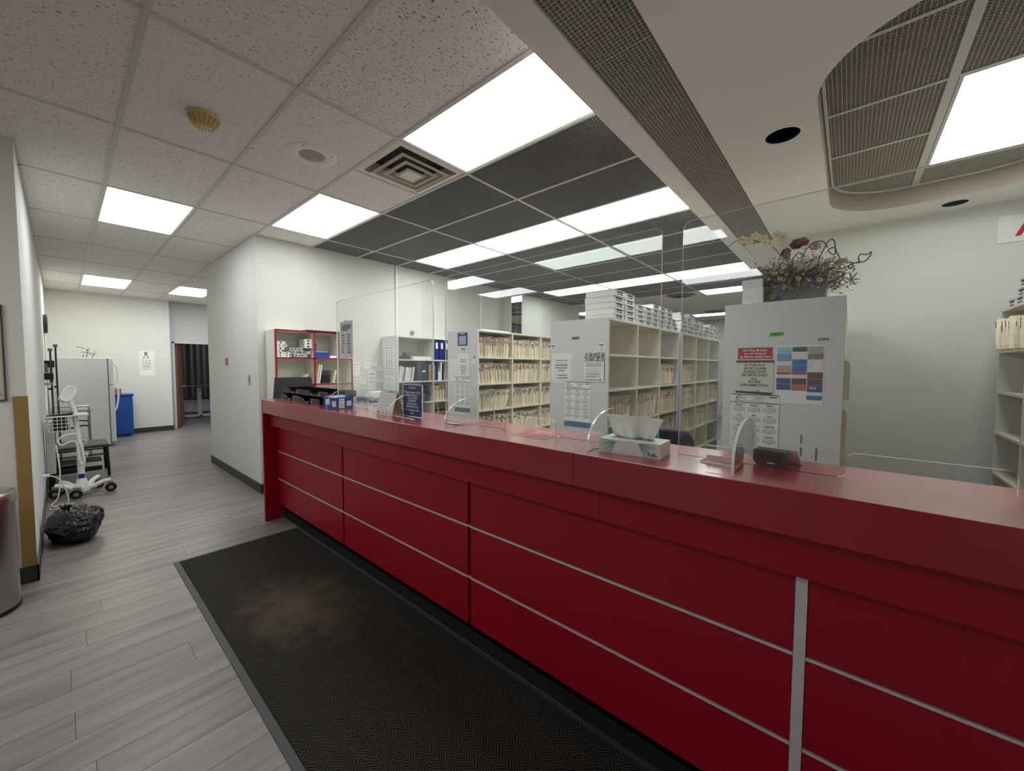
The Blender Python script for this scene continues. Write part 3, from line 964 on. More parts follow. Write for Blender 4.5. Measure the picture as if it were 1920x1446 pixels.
box('label_panel', (0.0, w_, -0.0008, 0, 0.0, 0.008), mat('mask_box_green', s255(40, 130, 110), 0.5, var=0.05), t)
bars(t, [(0.018, 0.048, h_ - 0.022, 0.004), (0.018, 0.044, h_ - 0.032, 0.003), (0.018, 0.05, 0.04, 0.003), (0.018, 0.046, 0.03, 0.003), (0.018, 0.05, 0.02, 0.003)], INK_G)
MB().box(-0.0012, -0.0002, 0.02, 0.07, 0.015, 0.06).box(-0.0012, -0.0002, 0.1, 0.16, 0.03, 0.07).build('label_panel', PAPER, t)
ms = MB()
for k in range(5):
    ms.obox((w_ / 2, d_ * 0.3, 0.07 + 0.002 * k), (0.1, 0.1, 0.0012), rx=0.1 * k)
ms.build('mask', mat('mask_fabric', s255(170, 196, 222), 0.9, var=0.03), t)

# tent calendar
t = thing('desk_calendar', 'white tent-shaped desk calendar standing on the red counter', 'calendar', (-2.405, 1.378, CT), R(1))
W_ = 0.195; TH = 0.162
A = [(0, 0), (0.045, TH), (0.09, 0)]
MB().add([(0, 0, 0.002), (W_, 0, 0.002), (W_, 0.045, TH), (0, 0.045, TH), (0, 0.002, 0.002), (W_, 0.002, 0.002), (W_, 0.046, TH - 0.003), (0, 0.046, TH - 0.003)],
         [(0, 1, 2, 3), (7, 6, 5, 4), (0, 4, 5, 1), (2, 6, 7, 3), (1, 5, 6, 2), (0, 3, 7, 4)]).build('front_sheet', PAPER, t)
MB().add([(0, 0.09, 0.002), (W_, 0.09, 0.002), (W_, 0.046, TH), (0, 0.046, TH), (0, 0.088, 0.002), (W_, 0.088, 0.002), (W_, 0.045, TH - 0.003), (0, 0.045, TH - 0.003)],
         [(3, 2, 1, 0), (4, 5, 6, 7), (1, 5, 4, 0), (3, 7, 6, 2), (2, 6, 5, 1), (4, 7, 3, 0)]).build('back_board', mat('calendar_board', s255(204, 184, 160), 0.7, var=0.04), t)
MB().box(0, W_, 0.0, 0.09, 0, 0.002).build('base_board', mat('calendar_board_base', s255(214, 190, 170), 0.7, var=0.04), t)
sl_ = math.atan2(0.045, TH)
pr = MB()
def on_slope(x0, x1, s0, s1, k=0.0012):
    pts = []
    for x, s_ in ((x0, s0), (x1, s0), (x1, s1), (x0, s1)):
        pts.append((x, 0.045 * s_ - k, TH * s_ + 0.002))
    pr.add(pts, [(0, 1, 2, 3)])
on_slope(0.006, W_ - 0.006, 0.165, 0.175); on_slope(0.006, W_ - 0.006, 0.96, 0.968); on_slope(0.1, 0.15, 0.9, 0.935); on_slope(0.163, 0.185, 0.9, 0.925)
for c_ in range(7):
    for r_ in range(5):
        x = 0.016 + c_ * 0.025; s_ = 0.24 + r_ * 0.13
        on_slope(x, x + 0.005, s_, s_ + 0.025)
on_slope(0.02, 0.05, 0.05, 0.11); on_slope(0.07, 0.1, 0.06, 0.1); on_slope(0.115, 0.18, 0.05, 0.075); on_slope(0.115, 0.17, 0.095, 0.115)
pr.build('printed_lines', INK_G, t)

# blue sign in an acrylic holder
t = thing('sign_holder', 'navy blue attention sign in a clear acrylic holder on the counter', 'sign', (-2.19, 1.455, CT), R(-3))
MB().box(0.0, 0.22, -0.002, 0.0015, 0.0, 0.205, 0).box(0.0, 0.22, -0.06, -0.002, 0, 0.003, 0).build('holder', ACRYL, t)
MB().box(-0.004, 0.0, -0.003, 0.003, 0, 0.206).box(0.22, 0.224, -0.003, 0.003, 0, 0.206).box(0.0, 0.22, -0.003, 0.003, 0.203, 0.206).box(-0.004, 0.224, -0.06, -0.057, 0.0, 0.004).build('holder_edge', ACRYL_E, t)
MB().box(0.008, 0.212, -0.0036, -0.0026, 0.006, 0.199).build('card', NAVY, t)
for s_, z, k in [('ATTENTION', 0.184, .015), ('Profane Language or Rude', 0.156, .0175), ('Offensive Behavior', 0.137, .0175), ('WILL NOT BE', 0.119, .0175), ('TOLERATED', 0.101, .0175),
                 ('& May Result in a', 0.083, .0175), ('PERMANENT BAN', 0.064, .0175), ('On Attendance at this', 0.044, .0175), ('Clinic', 0.024, .0175)]:
    letters(t, s_, k, INK_W, (0.11, -0.0046, z))

# flat red laminated notice under the second guard's pass-through
t = thing('laminated_notice', 'red laminated notice lying flat on the counter by the pass-through slot', 'notice', (-1.20, 1.385, CT + 0.0005), R(-2))
MB().box(0, 0.19, 0, 0.178, 0, 0.0012).build('sheet', mat('laminate_pink', s255(176, 40, 56), 0.2, var=0.05, vscale=12), t)
MB().box(-0.003, 0.193, -0.003, 0.0, 0, 0.0014).box(0.19, 0.193, 0, 0.18, 0, 0.0014).box(-0.003, 0.193, 0.178, 0.181, 0, 0.0014).build('border', ACRYL_E, t)
pr = MB()
for r_, (a_, b_) in enumerate([(0.03, 0.12), (0.035, 0.16), (0.03, 0.15), (0.04, 0.16), (0.03, 0.155), (0.05, 0.14), (0.06, 0.17)]):
    x = a_
    rr = random.Random(r_)
    while x < b_:
        l = rr.uniform(0.006, 0.02)
        y = 0.155 - r_ * 0.019
        pr.add([(x, y, 0.0016), (min(x + l, b_), y, 0.0016), (min(x + l, b_), y + 0.008, 0.0016), (x, y + 0.008, 0.0016)], [(0, 1, 2, 3)])
        x += l + 0.005
pr.build('printed_lines', mat('pale_pink_print', s255(232, 180, 180), 0.5, var=0.04), t)

# tissue box
t = thing('tissue_box', 'white and green facial tissue box with a tissue pulled up on the counter', 'tissue box', (-0.708, 1.326, CT), R(3.5))
def tissue_print():
    m = bpy.data.materials.new('tissue_box_print')
    n = NT(m)
    tc = n.new('ShaderNodeTexCoord')
    sx = n.new('ShaderNodeSeparateXYZ'); n.link(tc.outputs['Object'], sx.inputs[0])
    white = s255(222, 220, 218)
    acc = None
    for cx, cz, flipx, col in ((0.068, 0.045, 1, s255(30, 140, 118)), (0.150, 0.047, -1, s255(30, 140, 118))):
        dx = n.math('MULTIPLY', n.math('SUBTRACT', cx, sx.outputs[0]), flipx)
        dz = n.math('SUBTRACT', cz, sx.outputs[2])
        r = n.math('SQRT', n.math('ADD', n.math('MULTIPLY', dx, dx), n.math('MULTIPLY', dz, dz)))
        ang = n.math('ARCTAN2', dz, dx)
        fan = n.math('MULTIPLY', n.math('GREATER_THAN', ang, -0.12), n.math('LESS_THAN', ang, 1.15))
        st = n.math('ABSOLUTE', n.math('SINE', n.math('MULTIPLY', ang, 7.0)))
        fade = n.math('MAXIMUM', n.math('SUBTRACT', 1.0, n.math('DIVIDE', r, 0.075)), 0.0)
        k = n.math('MULTIPLY', n.math('MULTIPLY', fan, fade), n.math('ADD', 0.45, n.math('MULTIPLY', st, 0.75)))
        acc = k if acc is None else n.math('MAXIMUM', acc, k)
    mx = n.new('ShaderNodeMix', data_type='RGBA')
    n.link(n.math('MINIMUM', acc, 1.0), mx.inputs['Factor'])
    mx.inputs['A'].default_value = (*white, 1); mx.inputs['B'].default_value = (*s255(24, 132, 112), 1)
    n.link(mx.outputs['Result'], n.p.inputs['Base Color'])
    n.p.inputs['Roughness'].default_value = 0.45
    return m
TP = tissue_print()
MB().box(0, 0.228, 0, 0.12, 0, 0.052).build('carton', TP, t, bevel=0.001)
def lid_print():
    m = bpy.data.materials.new('tissue_lid_print')
    n = NT(m)
    c = n.ramp(n.noise(n.coords((1, 0.6, 1)), 14, 2), [(0.3, s255(196, 226, 214)), (0.7, s255(228, 234, 230))])
    n.link(c, n.p.inputs['Base Color']); n.p.inputs['Roughness'].default_value = 0.45
    return m
MB().box(0.001, 0.227, 0.001, 0.119, 0.052, 0.0526).build('lid', lid_print(), t)
MB().box(0.035, 0.19, 0.045, 0.075, 0.0526, 0.0534).build('slot_film', mat('slot_film', s255(120, 118, 116), 0.3, var=0.05), t)
ti = MB()
NX, NZ = 22, 12
for j in range(NZ + 1):
    f_ = j / NZ
    for i in range(NX + 1):
        g_ = i / NX
        half = 0.072 + 0.038 * f_ ** 0.8
        x = 0.112 + (g_ - 0.5) * 2 * half - 0.002
        y = 0.06 + 0.010 * math.sin(g_ * 9 + 1.0) * (1 - f_ * 0.55) + 0.006 * math.sin(g_ * 21) * (1 - f_) + 0.012 * f_ * math.sin(f_ * 3 + g_ * 4)
        z = 0.0534 + 0.082 * f_ + 0.004 * math.sin(g_ * 3.1) * f_ - 0.004 * g_ * f_
        ti.v.append((x, y, z))
for j in range(NZ):
    for i in range(NX):
        q = j * (NX + 1) + i
        ti.f.append((q, q + 1, q + NX + 2, q + NX + 1)); ti.m.append(0)
tm = mat('tissue_paper', s255(240, 240, 236), 0.95, var=0.02, vscale=20, bump=0.2, bscale=120)
o = ti.build('tissue', tm, t, smooth=True)
sm = o.modifiers.new('solid', 'SOLIDIFY'); sm.thickness = 0.0015
letters(t, 'S', 0.016, INK, (0.188, -0.0008, 0.014))
letters(t, 'white', 0.007, INK, (0.205, -0.0008, 0.0165))
letters(t, 'SWAN', 0.008, INK, (0.207, -0.0008, 0.0095))

# business card holder and intercom speaker at the third guard
t = thing('card_holder', 'small clear acrylic business card holder beside the third guard foot', 'card holder', (-0.368, 1.405, CT), R(-2))
MB().prism([(0.0, 0.0), (0.045, 0.0), (0.065, 0.05), (0.062, 0.05), (0.04, 0.005), (0.012, 0.005), (0.006, 0.022), (0.002, 0.022)], 'x', 0, 0.105).build('shell', ACRYL, t)
MB().box(-0.002, 0.0, 0.0, 0.045, 0, 0.006).box(0, 0.105, -0.002, 0.0, 0.0, 0.005).box(0.0, 0.105, 0.061, 0.066, 0.047, 0.05).build('shell_edge', ACRYL_E, t)
MB().obox((0.052, 0.028, 0.013), (0.085, 0.003, 0.018), rx=-0.3).build('card', mat('pink_card', s255(232, 176, 178), 0.7, var=0.05), t)
for k, (x, lab) in enumerate([(-1.715, 'small clear card holder on the counter inside the second guard')]):
    t = thing('card_holder', lab, 'card holder', (x, 1.40, CT), R(-4))
    MB().prism([(0.0, 0.0), (0.05, 0.0), (0.075, 0.055), (0.072, 0.055), (0.045, 0.005), (0.012, 0.005), (0.004, 0.028), (0.0, 0.028)], 'x', 0, 0.12).build('shell', ACRYL, t)
    MB().box(0, 0.12, 0.071, 0.076, 0.052, 0.056).box(0, 0.03, -0.002, 0.001, 0.024, 0.028).box(0.09, 0.12, -0.002, 0.001, 0.024, 0.028).box(0.02, 0.1, 0.0, 0.02, 0.004, 0.006).build('shell_edge', ACRYL_E, t)
t = thing('intercom_speaker', 'small black counter intercom speaker with a clear angled stand', 'speaker', (-0.232, 1.502, CT), R(-6))
oc = [(0.0, 0.012), (0.008, 0.002), (0.02, 0.0), (0.078, 0.0), (0.088, 0.006), (0.094, 0.044), (0.088, 0.05), (0.006, 0.052), (0.0, 0.046)]
MB().prism(oc, 'y', 0.0, 0.03).build('housing', DKGREY, t, bevel=0.002)
ic = [(0.047 + (x - 0.047) * 0.84, 0.027 + (z - 0.027) * 0.78) for x, z in oc]
MB().prism(ic, 'y', -0.0012, 0.001).build('grille', mat('speaker_mesh', s255(34, 24, 24), 0.7, var=0.2, vscale=200, bump=0.6, bscale=900), t)
MB().box(0.042, 0.062, -0.0022, -0.0012, 0.008, 0.011).build('badge', INK_W, t)
MB().prism([(0.0, 0.055), (0.003, 0.055), (0.075, 0.0), (0.07, 0.0)], 'x', 0.0, 0.11).build('stand', ACRYL_E, t, (0.005, 0.028, 0))

# ================================================================== CHART RACKS
RT = 1.93
SP = 0.315
def rack(name, label, x_front, x_back, y0, ncol, facing=1, cw_=0.61, top=RT, nrow=6, parent_cat='shelving'):
    """open-shelf filing rack; the openings face +X (facing=1) or -X; origin at its base, front corner of the near end"""
    t = thing(name, label, parent_cat, (x_front, y0, 0))
    d = abs(x_front - x_back)
    s = -facing
    L = ncol * cw_ + 0.03
    def bx(nm, xa, xb, ya, yb, za, zb, m, bev=0.001):
        x0, x1 = sorted((xa * s, xb * s))
        return box(nm, (x0, x1, ya, yb, za, zb), m, t, bevel=bev)
    bx('end_panel', 0, d, 0, 0.022, 0, top, LAM_G)
    bx('end_panel', 0, d, L - 0.022, L, 0, top, LAM_G)
    bx('top_panel', 0, d, 0.0225, L - 0.0225, top - 0.02, top - 0.0005, LAM_C)
    bx('back_panel', min(d, 0.33), min(d, 0.33) + 0.008, 0.0225, L - 0.0225, 0.03, top - 0.0205, LAM_W)
    if d > 0.45:
        bx('back_panel', d - 0.01, d, 0.0225, L - 0.0225, 0.03, top - 0.0205, LAM_G)
    for c in range(1, ncol):
        bx('divider', 0.001, min(d, 0.33) - 0.0005, c * cw_ + 0.005, c * cw_ + 0.025, 0.03, top - 0.0205, LAM_C)
    for r in range(1, nrow + 1):
        z = top - SP * r - 0.02
        for c in range(ncol):
            ya = 0.0225 if c == 0 else c * cw_ + 0.0255
            yb = L - 0.0225 if c == ncol - 1 else (c + 1) * cw_ + 0.0045
            bx('shelf', 0.002, min(d, 0.33) - 0.0005, ya, yb, z, z + 0.02, LAM_C)
    return t
X2, X3, X4, X5 = -3.253, -1.579, -0.022, 0.88
Y2, Y3 = 3.16, 3.105
rack('chart_rack', 'open chart rack filled with folders behind the second sneeze guard', X2, -3.79, Y2, 4)
rack('chart_rack', 'open chart rack with empty upper shelves and white cartons on top', X3, -2.19, Y3, 3)
rack('chart_rack', 'far open chart rack standing in line behind the empty-topped rack', X3, -2.19, Y3 + 1.97, 3)
rack('chart_rack', 'chart rack with the claim notice and flower arrangement on top', X4, -0.667, 3.05, 3)
rack('chart_rack', 'white shelving along the side wall with few folders, under the lettered sign', X5, 1.24, 2.92, 3, facing=-1, top=1.95)

# ---- chart folders: one shared mesh per thickness, coloured index tabs as parts
fold_mesh = {}
for th in (0.008, 0.013, 0.019, 0.026):
    b = MB()
    prof = [(0.0, 0.0), (0.0, 0.226), (-0.010, 0.238), (-0.27, 0.242), (-0.27, 0.0)]
    b.prism(prof, 'y', -th / 2, -th / 2 + 0.0016, 0)
    b.prism([(x, z * 0.985) for x, z in prof], 'y', th / 2 - 0.0016, th / 2, 0)
    b.prism([(-0.006, 0.002), (-0.006, 0.212), (-0.264, 0.222), (-0.264, 0.002)], 'y', -th / 2 + 0.002, th / 2 - 0.002, 1)
    b.prism([(0.0, 0.0), (0.0, 0.03), (-0.27, 0.03), (-0.27, 0.0)], 'y', -th / 2 + 0.0016, th / 2 - 0.0016, 0)
    fold_mesh[th] = b.mesh('chart_folder', [MANILA, SHEETS])
TABC = {'black': s255(34, 36, 32), 'green': s255(28, 74, 52), 'red': s255(150, 34, 46), 'blue': s255(40, 84, 138), 'navy': s255(36, 42, 78),
        'teal': s255(40, 120, 110), 'brown': s255(96, 60, 40), 'white': s255(214, 214, 210), 'pink': s255(206, 130, 140)}
TABM = {k: mat('index_tab_' + k, c, 0.5, var=0.12, vscale=60) for k, c in TABC.items()}
tab_mesh = {}
def tab(parent, th, z, h, col):
    k = (th, h, col)
    if k not in tab_mesh:
        tab_mesh[k] = MB().box(-0.014, 0.0009, -th * 0.36, th * 0.36, 0, h).mesh('index_tab', TABM[col])
    return put('index_tab', tab_mesh[k], parent, (0, 0, z))
rf = random.Random(11)
NF = 0
CNT = {}
def folders(x, y0, y1, z, n, theme, label, lean=(0.0, 0.0), facing=1, group='chart folders', full=True):
    """n folders between y0 and y1 standing on a shelf at height z; lean in degrees from first to last"""
    global NF
    y0 = y0 + max(0.0, 0.235 * math.sin(R(lean[0])) * facing)
    y1 = y1 - max(0.0, -0.235 * math.sin(R(lean[1])) * facing)
    if facing < 0:
        y0 += 0.06
    span = (y1 - y0) / n
    for i in range(n):
        f = i / max(1, n - 1)
        th = min(fold_mesh, key=lambda k: abs(k - span * rf.uniform(0.4, 0.8)))
        a = R(lean[0] + (lean[1] - lean[0]) * f + rf.uniform(-1.3, 1.3))
        y = y0 + span * (i + 0.5)
        o = put('chart_folder', fold_mesh[th], None, (x + rf.uniform(-0.025, 0.004) * facing, y, z + abs(math.sin(a)) * th * 0.5 + 0.0005), (a, 0, 0 if facing > 0 else math.pi))
        tc = rf.choice(theme)
        CNT[label] = CNT.get(label, 0) + 1
        k_ = CNT[label]
        sfx = 'th' if 10 < k_ % 100 < 14 else {1: 'st', 2: 'nd', 3: 'rd'}.get(k_ % 10, 'th')
        tag(o, '%s-tabbed chart folder, %d%s from the counter end on %s' % (tc, k_, sfx, label), 'folder', group)
        z0 = 0.192
        up = rf.choice(['black', 'black', 'green', 'black', 'brown'])
        if rf.random() < 0.65:
            tab(o, th, z0 + 0.008, 0.018, up)
        tab(o, th, z0 - 0.020, 0.024, tc)
        if rf.random() < 0.3:
            tab(o, th, z0 - 0.046, 0.018, tc)
        o.scale = (1, 1, rf.uniform(0.94, 1.05))
        NF += 1
zrow = lambda r, top=RT: top - SP * r - 0.0      # z of the shelf surface of row r (1 = first shelf)
def cell(Y, c):
    return Y + c * 0.61 + 0.03, Y + (c + 1) * 0.61
rows2 = [(1, 'top shelf', [['black', 'navy', 'red'], ['blue', 'red', 'blue', 'pink'], ['navy']], [(2, -12), (-8, 2), (0, 0)]),
         (2, 'second shelf', [['red', 'navy', 'brown'], ['red', 'red', 'brown'], ['red', 'blue']], [(4, 2), (-10, -14), (-10, -10)]),
         (3, 'third shelf', [['teal', 'blue', 'green'], ['blue', 'navy', 'blue'], ['blue', 'navy']], [(-4, -22), (-3, -2), (0, 0)]),
         (4, 'fourth shelf', [['black', 'green'], ['blue', 'navy', 'teal'], ['blue', 'navy']], [(-8, -12), (-4, -2), (0, 0)])]
for r, nm, th, ln in rows2:
    for c in range(3):
        a, b = cell(Y2, c)
        n = [17, 16, 8][c] if r < 4 else [12, 14, 7][c]
        if c == 2:
            b = a + 0.34
        folders(X2 - 0.012, a + 0.006, b - 0.012, zrow(r), n, th[c], 'the ' + nm + ' of the full rack', ln[c], group='folders on the full chart rack')
for r, nm, cells in [(2, 'second shelf', [(2, 8, ['red', 'red', 'black'], (-20, -24))]),
                     (3, 'third shelf', [(0, 11, ['red', 'red', 'navy'], (-3, -14)), (1, 11, ['blue', 'blue', 'red'], (-8, -20)), (2, 10, ['red', 'brown', 'navy'], (-12, -10))]),
                     (4, 'fourth shelf', [(0, 6, ['black', 'red'], (-5, -10)), (1, 7, ['red', 'black'], (-8, -12)), (2, 8, ['red', 'brown'], (-10, -14))])]:
    for c, n, th, ln in cells:
        a, b = cell(Y3, c)
        folders(X3 - 0.012, a + (0.02 if r != 2 else 0.03), b - 0.02, zrow(r), n, th, 'the ' + nm + ' of the empty-topped rack', ln, group='folders on the empty-topped rack')
for r, nm, cells in [(2, 'second shelf', [(0, 5, ['brown', 'red'], (-15, -20))]), (3, 'third shelf', [(0, 9, ['navy', 'green'], (-4, -6)), (1, 8, ['blue', 'navy'], (-4, -8)), (2, 8, ['red', 'navy'], (-4, -8))]),
                     (4, 'fourth shelf', [(0, 8, ['black', 'brown'], (-8, -10)), (1, 8, ['brown', 'black'], (-8, -10)), (2, 8, ['red', 'brown'], (-4, -8))])]:
    for c, n, th, ln in cells:
        a, b = cell(Y3 + 1.97, c)
        folders(X3 - 0.012, a + 0.02, b - 0.02, zrow(r), n, th, 'the ' + nm + ' of the far rack', ln, group='folders on the far rack')
for r, nm, th in [(2, 'second shelf', ['teal', 'green', 'pink']), (3, 'third shelf', ['black', 'green', 'red']), (4, 'fourth shelf', ['black', 'brown', 'green'])]:
    a, b = cell(3.05, 0)
    folders(X4 + 0.034, a + 0.02, b - 0.1, zrow(r), 6, th, 'the ' + nm + ' of the flower rack', (-4, -10), group='folders on the rack under the flowers')
folders(X5 - 0.035, 4.14, 4.74, 1.95 - SP, 8, ['blue', 'navy', 'black'], 'the top shelf below the lettered sign', (6, 14), facing=-1, group='folders on the side wall shelving')

# ---- white cartons stacked on the racks
cart = {}
def carton(x, y, z, lx, ly, h, label, group, rz=0.0, end=True):
    k = (lx, ly, h, end)
    if k not in cart:
        b = MB().box(-lx, 0, 0, ly, 0, h)
        cart[k] = (b.mesh('carton', CARTON),
                   MB().box(0.0002, 0.0012, ly * 0.22, ly * 0.80, h * 0.60, h * 0.82).box(0.0002, 0.0012, ly * 0.26, ly * 0.42, h * 0.25, h * 0.42).box(0.0002, 0.0012, ly * 0.50, ly * 0.76, h * 0.25, h * 0.42).mesh('label_print', INK),
                   MB().box(-lx - 0.002, 0.003, -0.003, ly + 0.002, h * 0.87, h + 0.0004).mesh('lid', mat('carton_lid', s255(206, 208, 210), 0.7, var=0.02, vscale=10, rand=0.06)))
    t = put('carton', cart[k][0], None, (x, y, z), (0, 0, rz))
    tag(t, label, 'box', group)
    if end:
        put('label_print', cart[k][1], t)
        put('lid', cart[k][2], t)
    return t
rb = random.Random(5)
POS = ['lowest', 'second lowest', 'third lowest', 'fourth lowest', 'fifth lowest']
ORD = ['first', 'second', 'third', 'fourth', 'fifth', 'sixth', 'seventh']
ys_ = Y3 + 0.15
L1_ = 'long flat white carton with black label in the tall stacks on the empty-topped rack'
for c in range(2):
    for k in range(5):
        carton(X3 - 0.03 + rb.uniform(-0.006, 0.006), ys_ + c * 0.235, RT + k * 0.0535, 0.29, 0.215, 0.052, POS[k] + ' long white carton of the ' + ORD[c] + ' tall stack on the empty-topped rack', 'tall carton stacks', rb.uniform(-0.02, 0.02))
y = ys_ + 0.49
L2_ = 'small white carton with black label in the lower stacks on the empty-topped rack'
for c, nn in enumerate([4, 4, 5, 5, 5, 3]):
    for k in range(nn):
        carton(X3 - 0.02 + rb.uniform(-0.012, 0.012), y + rb.uniform(-0.004, 0.004), RT + k * 0.048, 0.24, 0.185, 0.046, POS[k] + ' small white carton of the ' + ORD[c] + ' low stack on the empty-topped rack', 'low carton stacks', rb.uniform(-0.03, 0.03))
    y += 0.198
y = Y3 + 1.99
L3_ = 'small white carton in the jumbled stacks on the far chart rack'
for c, nn in enumerate([5, 5, 4, 4, 3, 4, 4]):
    for k in range(nn):
        carton(X3 - 0.02 + rb.uniform(-0.02, 0.015), y + rb.uniform(-0.01, 0.01), RT + k * 0.052, 0.24, 0.22, 0.05, POS[k] + ' white carton of the ' + ORD[c] + ' stack on the far rack', 'cartons on the far rack', rb.uniform(-0.08, 0.08))
    y += 0.25
for k in range(3):
    carton(-0.455 + rb.uniform(-0.004, 0.004), 3.10, RT + k * 0.056, 0.12, 0.26, 0.055, POS[k] + ' white carton in the pile beside the flower planter', 'cartons beside the planter', 0, False)
for (yy, k, dx) in [(4.52, 0, 0.0), (4.34, 0, 0.0), (4.16, 0, 0.0), (3.98, 0, 0.0), (4.42, 1, 0.02), (4.40, 2, 0.025), (4.22, 1, 0.02), (4.04, 1, 0.02), (4.20, 2, 0.02), (4.18, 3, 0.02), (4.02, 2, 0.02)]:
    t = carton(X5 + 0.03 + dx, yy + 0.24, 1.95 + k * 0.068, 0.22, 0.17, 0.066, 'small white carton stacked on the side wall shelving', 'cartons on the side wall shelving', math.pi)

# ---- notices on the rack ends (all face the counter)
def sheet(name, label, cat, x0, x1, z0, z1, y, m=PAPER, rz=0.0, group=None):
    t = thing(name, label, cat, ((x0 + x1) / 2, y, z0), 0, group)
    w2 = (x1 - x0) / 2
    o = MB().box(-w2, w2, -0.001, 0.0, 0, z1 - z0).build('sheet', m, t)
    if rz:
        t.rotation_euler = (0, rz, 0)
    return t
def rnd_lines(t, w2, zs, seed, h=0.006, m=INK_G, fill=0.9):
    rr = random.Random(seed)
    rows = []
    for z in zs:
        l = w2 * fill * rr.uniform(0.55, 1.0)
        rows.append((-l, l, z, h))
    return bars(t, rows, m, y=-0.0016)
MONTHS = ['January', 'February', 'March', 'April', 'May', 'June', 'July', 'August', 'September', 'October', 'November', 'December']
digits = '\n'.join(['1  2  3  4  5  6  7', '8  9  10 11 12 13 14', '15 16 17 18 19 20 21', '22 23 24 25 26 27 28', '29 30 31'])
def wall_calendar(label, x0, x1, z0, z1, y, band=True, ink=INK_G):
    t = sheet('wall_calendar', label, 'calendar', x0, x1, z0, z1, y)
    w2, h = (x1 - x0) / 2, z1 - z0
    # logo swoosh
    sw = [(-w2 * 0.62 + 0.022 * math.cos(R(a)), 0, h * 0.925 + 0.016 * math.sin(R(a))) for a in range(40, 290, 20)]
    MB().tube([(p[0], -0.002, p[2]) for p in sw], [0.0006 + 0.0016 * math.sin(math.pi * i / (len(sw) - 1)) for i in range(len(sw))], 5).build('logo', INK, t)
    wv = [(-w2 * 0.72 + 0.004 * i, -0.002, h * 0.925 + 0.0035 * math.sin(i * 1.9)) for i in range(14)]
    MB().tube(wv, 0.0011, 5).build('logo', INK, t)
    bars(t, [(-w2 * 0.1, w2 * 0.5, h * 0.955, 0.003), (0, w2 * 0.4, h * 0.935, 0.003), (-w2 * 0.05, w2 * 0.3, h * 0.91, 0.003), (-w2 * 0.9, w2 * 0.6, h * 0.875, 0.003)], INK_G, y=-0.0016)
    bars(t, [(-w2 * 0.62, w2 * 0.99, h * 0.845, 0.006), (-w2, -w2 * 0.9, h * 0.845, 0.006), (-w2, w2, h - 0.003, 0.006), (w2 * 0.6, w2 * 0.92, h * 0.955, 0.008)], mat('slate_print', s255(72, 92, 108), 0.6, var=0.04), y=-0.0018, name='header_bar')
    letters(t, '2025', 0.014, INK, (-w2 * 0.76, -0.0018, h * 0.845))
    b0 = 0.16 if band else 0.06
    for i, mn in enumerate(MONTHS):
        c, r = i % 3, i // 3
        x = (c - 1) * w2 * 0.64
        z = h * (0.805 - r * (0.8 - b0) / 4)
        letters(t, mn, 0.013, ink, (x, -0.0018, z))
        letters(t, digits, 0.0085, INK_G, (x, -0.0018, z - h * 0.077), line=1.05)
    if band:
        MB().box(-w2, w2, -0.0018, -0.0011, 0.0, h * 0.115).build('footer_band', mat('footer_blue', s255(84, 128, 156), 0.6, var=0.08, vscale=40), t)
    return t
YA = Y2 - 0.0005
t = sheet('notice', 'small navy blue notice with white text on the full rack end', 'notice', -3.596, -3.424, 1.748, 1.904, YA, NAVY)
bars(t, [(-0.04, 0.04, 0.142, 0.008)] + [(-0.06, 0.06, 0.108 - 0.017 * k, 0.009) for k in range(6)], INK_W, y=-0.0016)
tag(box('name_tape', (-3.532, -3.461, YA - 0.001, YA, 1.697, 1.721), GREEN_T), 'small green name tape on the full rack end', 'tape')
t = sheet('notice', 'white typed sheet under the green tape on the full rack end', 'notice', -3.60, -3.401, 1.38, 1.65, YA)
rnd_lines(t, 0.1, [0.20, 0.175, 0.13, 0.105, 0.08, 0.055, 0.03], 3, 0.009, INK_G, 0.7)
t = sheet('notice', 'faint white table sheet at the edge of the full rack end', 'notice', -3.757, -3.611, 1.321, 1.593, YA)
rnd_lines(t, 0.07, [0.03 + 0.02 * k for k in range(11)], 4, 0.003, mat('faint_print', s255(196, 196, 194), 0.8, var=0.02))
wall_calendar('white year calendar with slate footer on the full rack end', -3.656, -3.376, 0.955, 1.375, YA - 0.0015)
t = sheet('notice', 'tiny white label sheet near the shelf edge of the full rack end', 'notice', -3.34, -3.27, 1.53, 1.64, YA)
rnd_lines(t, 0.03, [0.07, 0.09], 5, 0.008, INK)
YB = Y3 - 0.0005
t = thing('name_tape', 'green handwritten name tape on the empty-topped rack end', 'tape', (-1.909, YB, 1.75))
MB().box(-0.042, 0.042, -0.001, 0, 0, 0.027).build('strip', GREEN_T, t)
letters(t, 'SAMEE', 0.021, INK, (0, -0.0016, 0.013))
t = sheet('notice', 'white typed price sheet on the empty-topped rack end', 'notice', -2.171, -1.949, 1.35, 1.627, YB)
bars(t, [(-0.07, 0.07, 0.21, 0.008), (-0.075, 0.07, 0.185, 0.004), (-0.07, 0.065, 0.165, 0.012), (-0.07, 0.065, 0.14, 0.010), (-0.035, 0.03, 0.115, 0.010), (-0.04, 0.065, 0.07, 0.010), (-0.04, 0.075, 0.045, 0.010), (-0.075, -0.045, 0.07, 0.003), (-0.075, -0.045, 0.045, 0.003), (-0.035, 0.03, 0.02, 0.004)], INK_G, y=-0.0016)
t = sheet('notice', 'printed poster with a dark picture header on the empty-topped rack end', 'notice', -1.816, -1.609, 1.362, 1.63, YB)
def mottled():
    m = bpy.data.materials.new('mono_picture')
    n = NT(m)
    c = n.ramp(n.noise(n.coords((1, 1, 1)), 42, 3), [(0.38, s255(50, 52, 54)), (0.6, s255(196, 196, 196))])
    n.link(c, n.p.inputs['Base Color'])
    return m
MB().box(-0.1, 0.1, -0.0018, -0.0011, 0.185, 0.264).build('picture', mottled(), t)
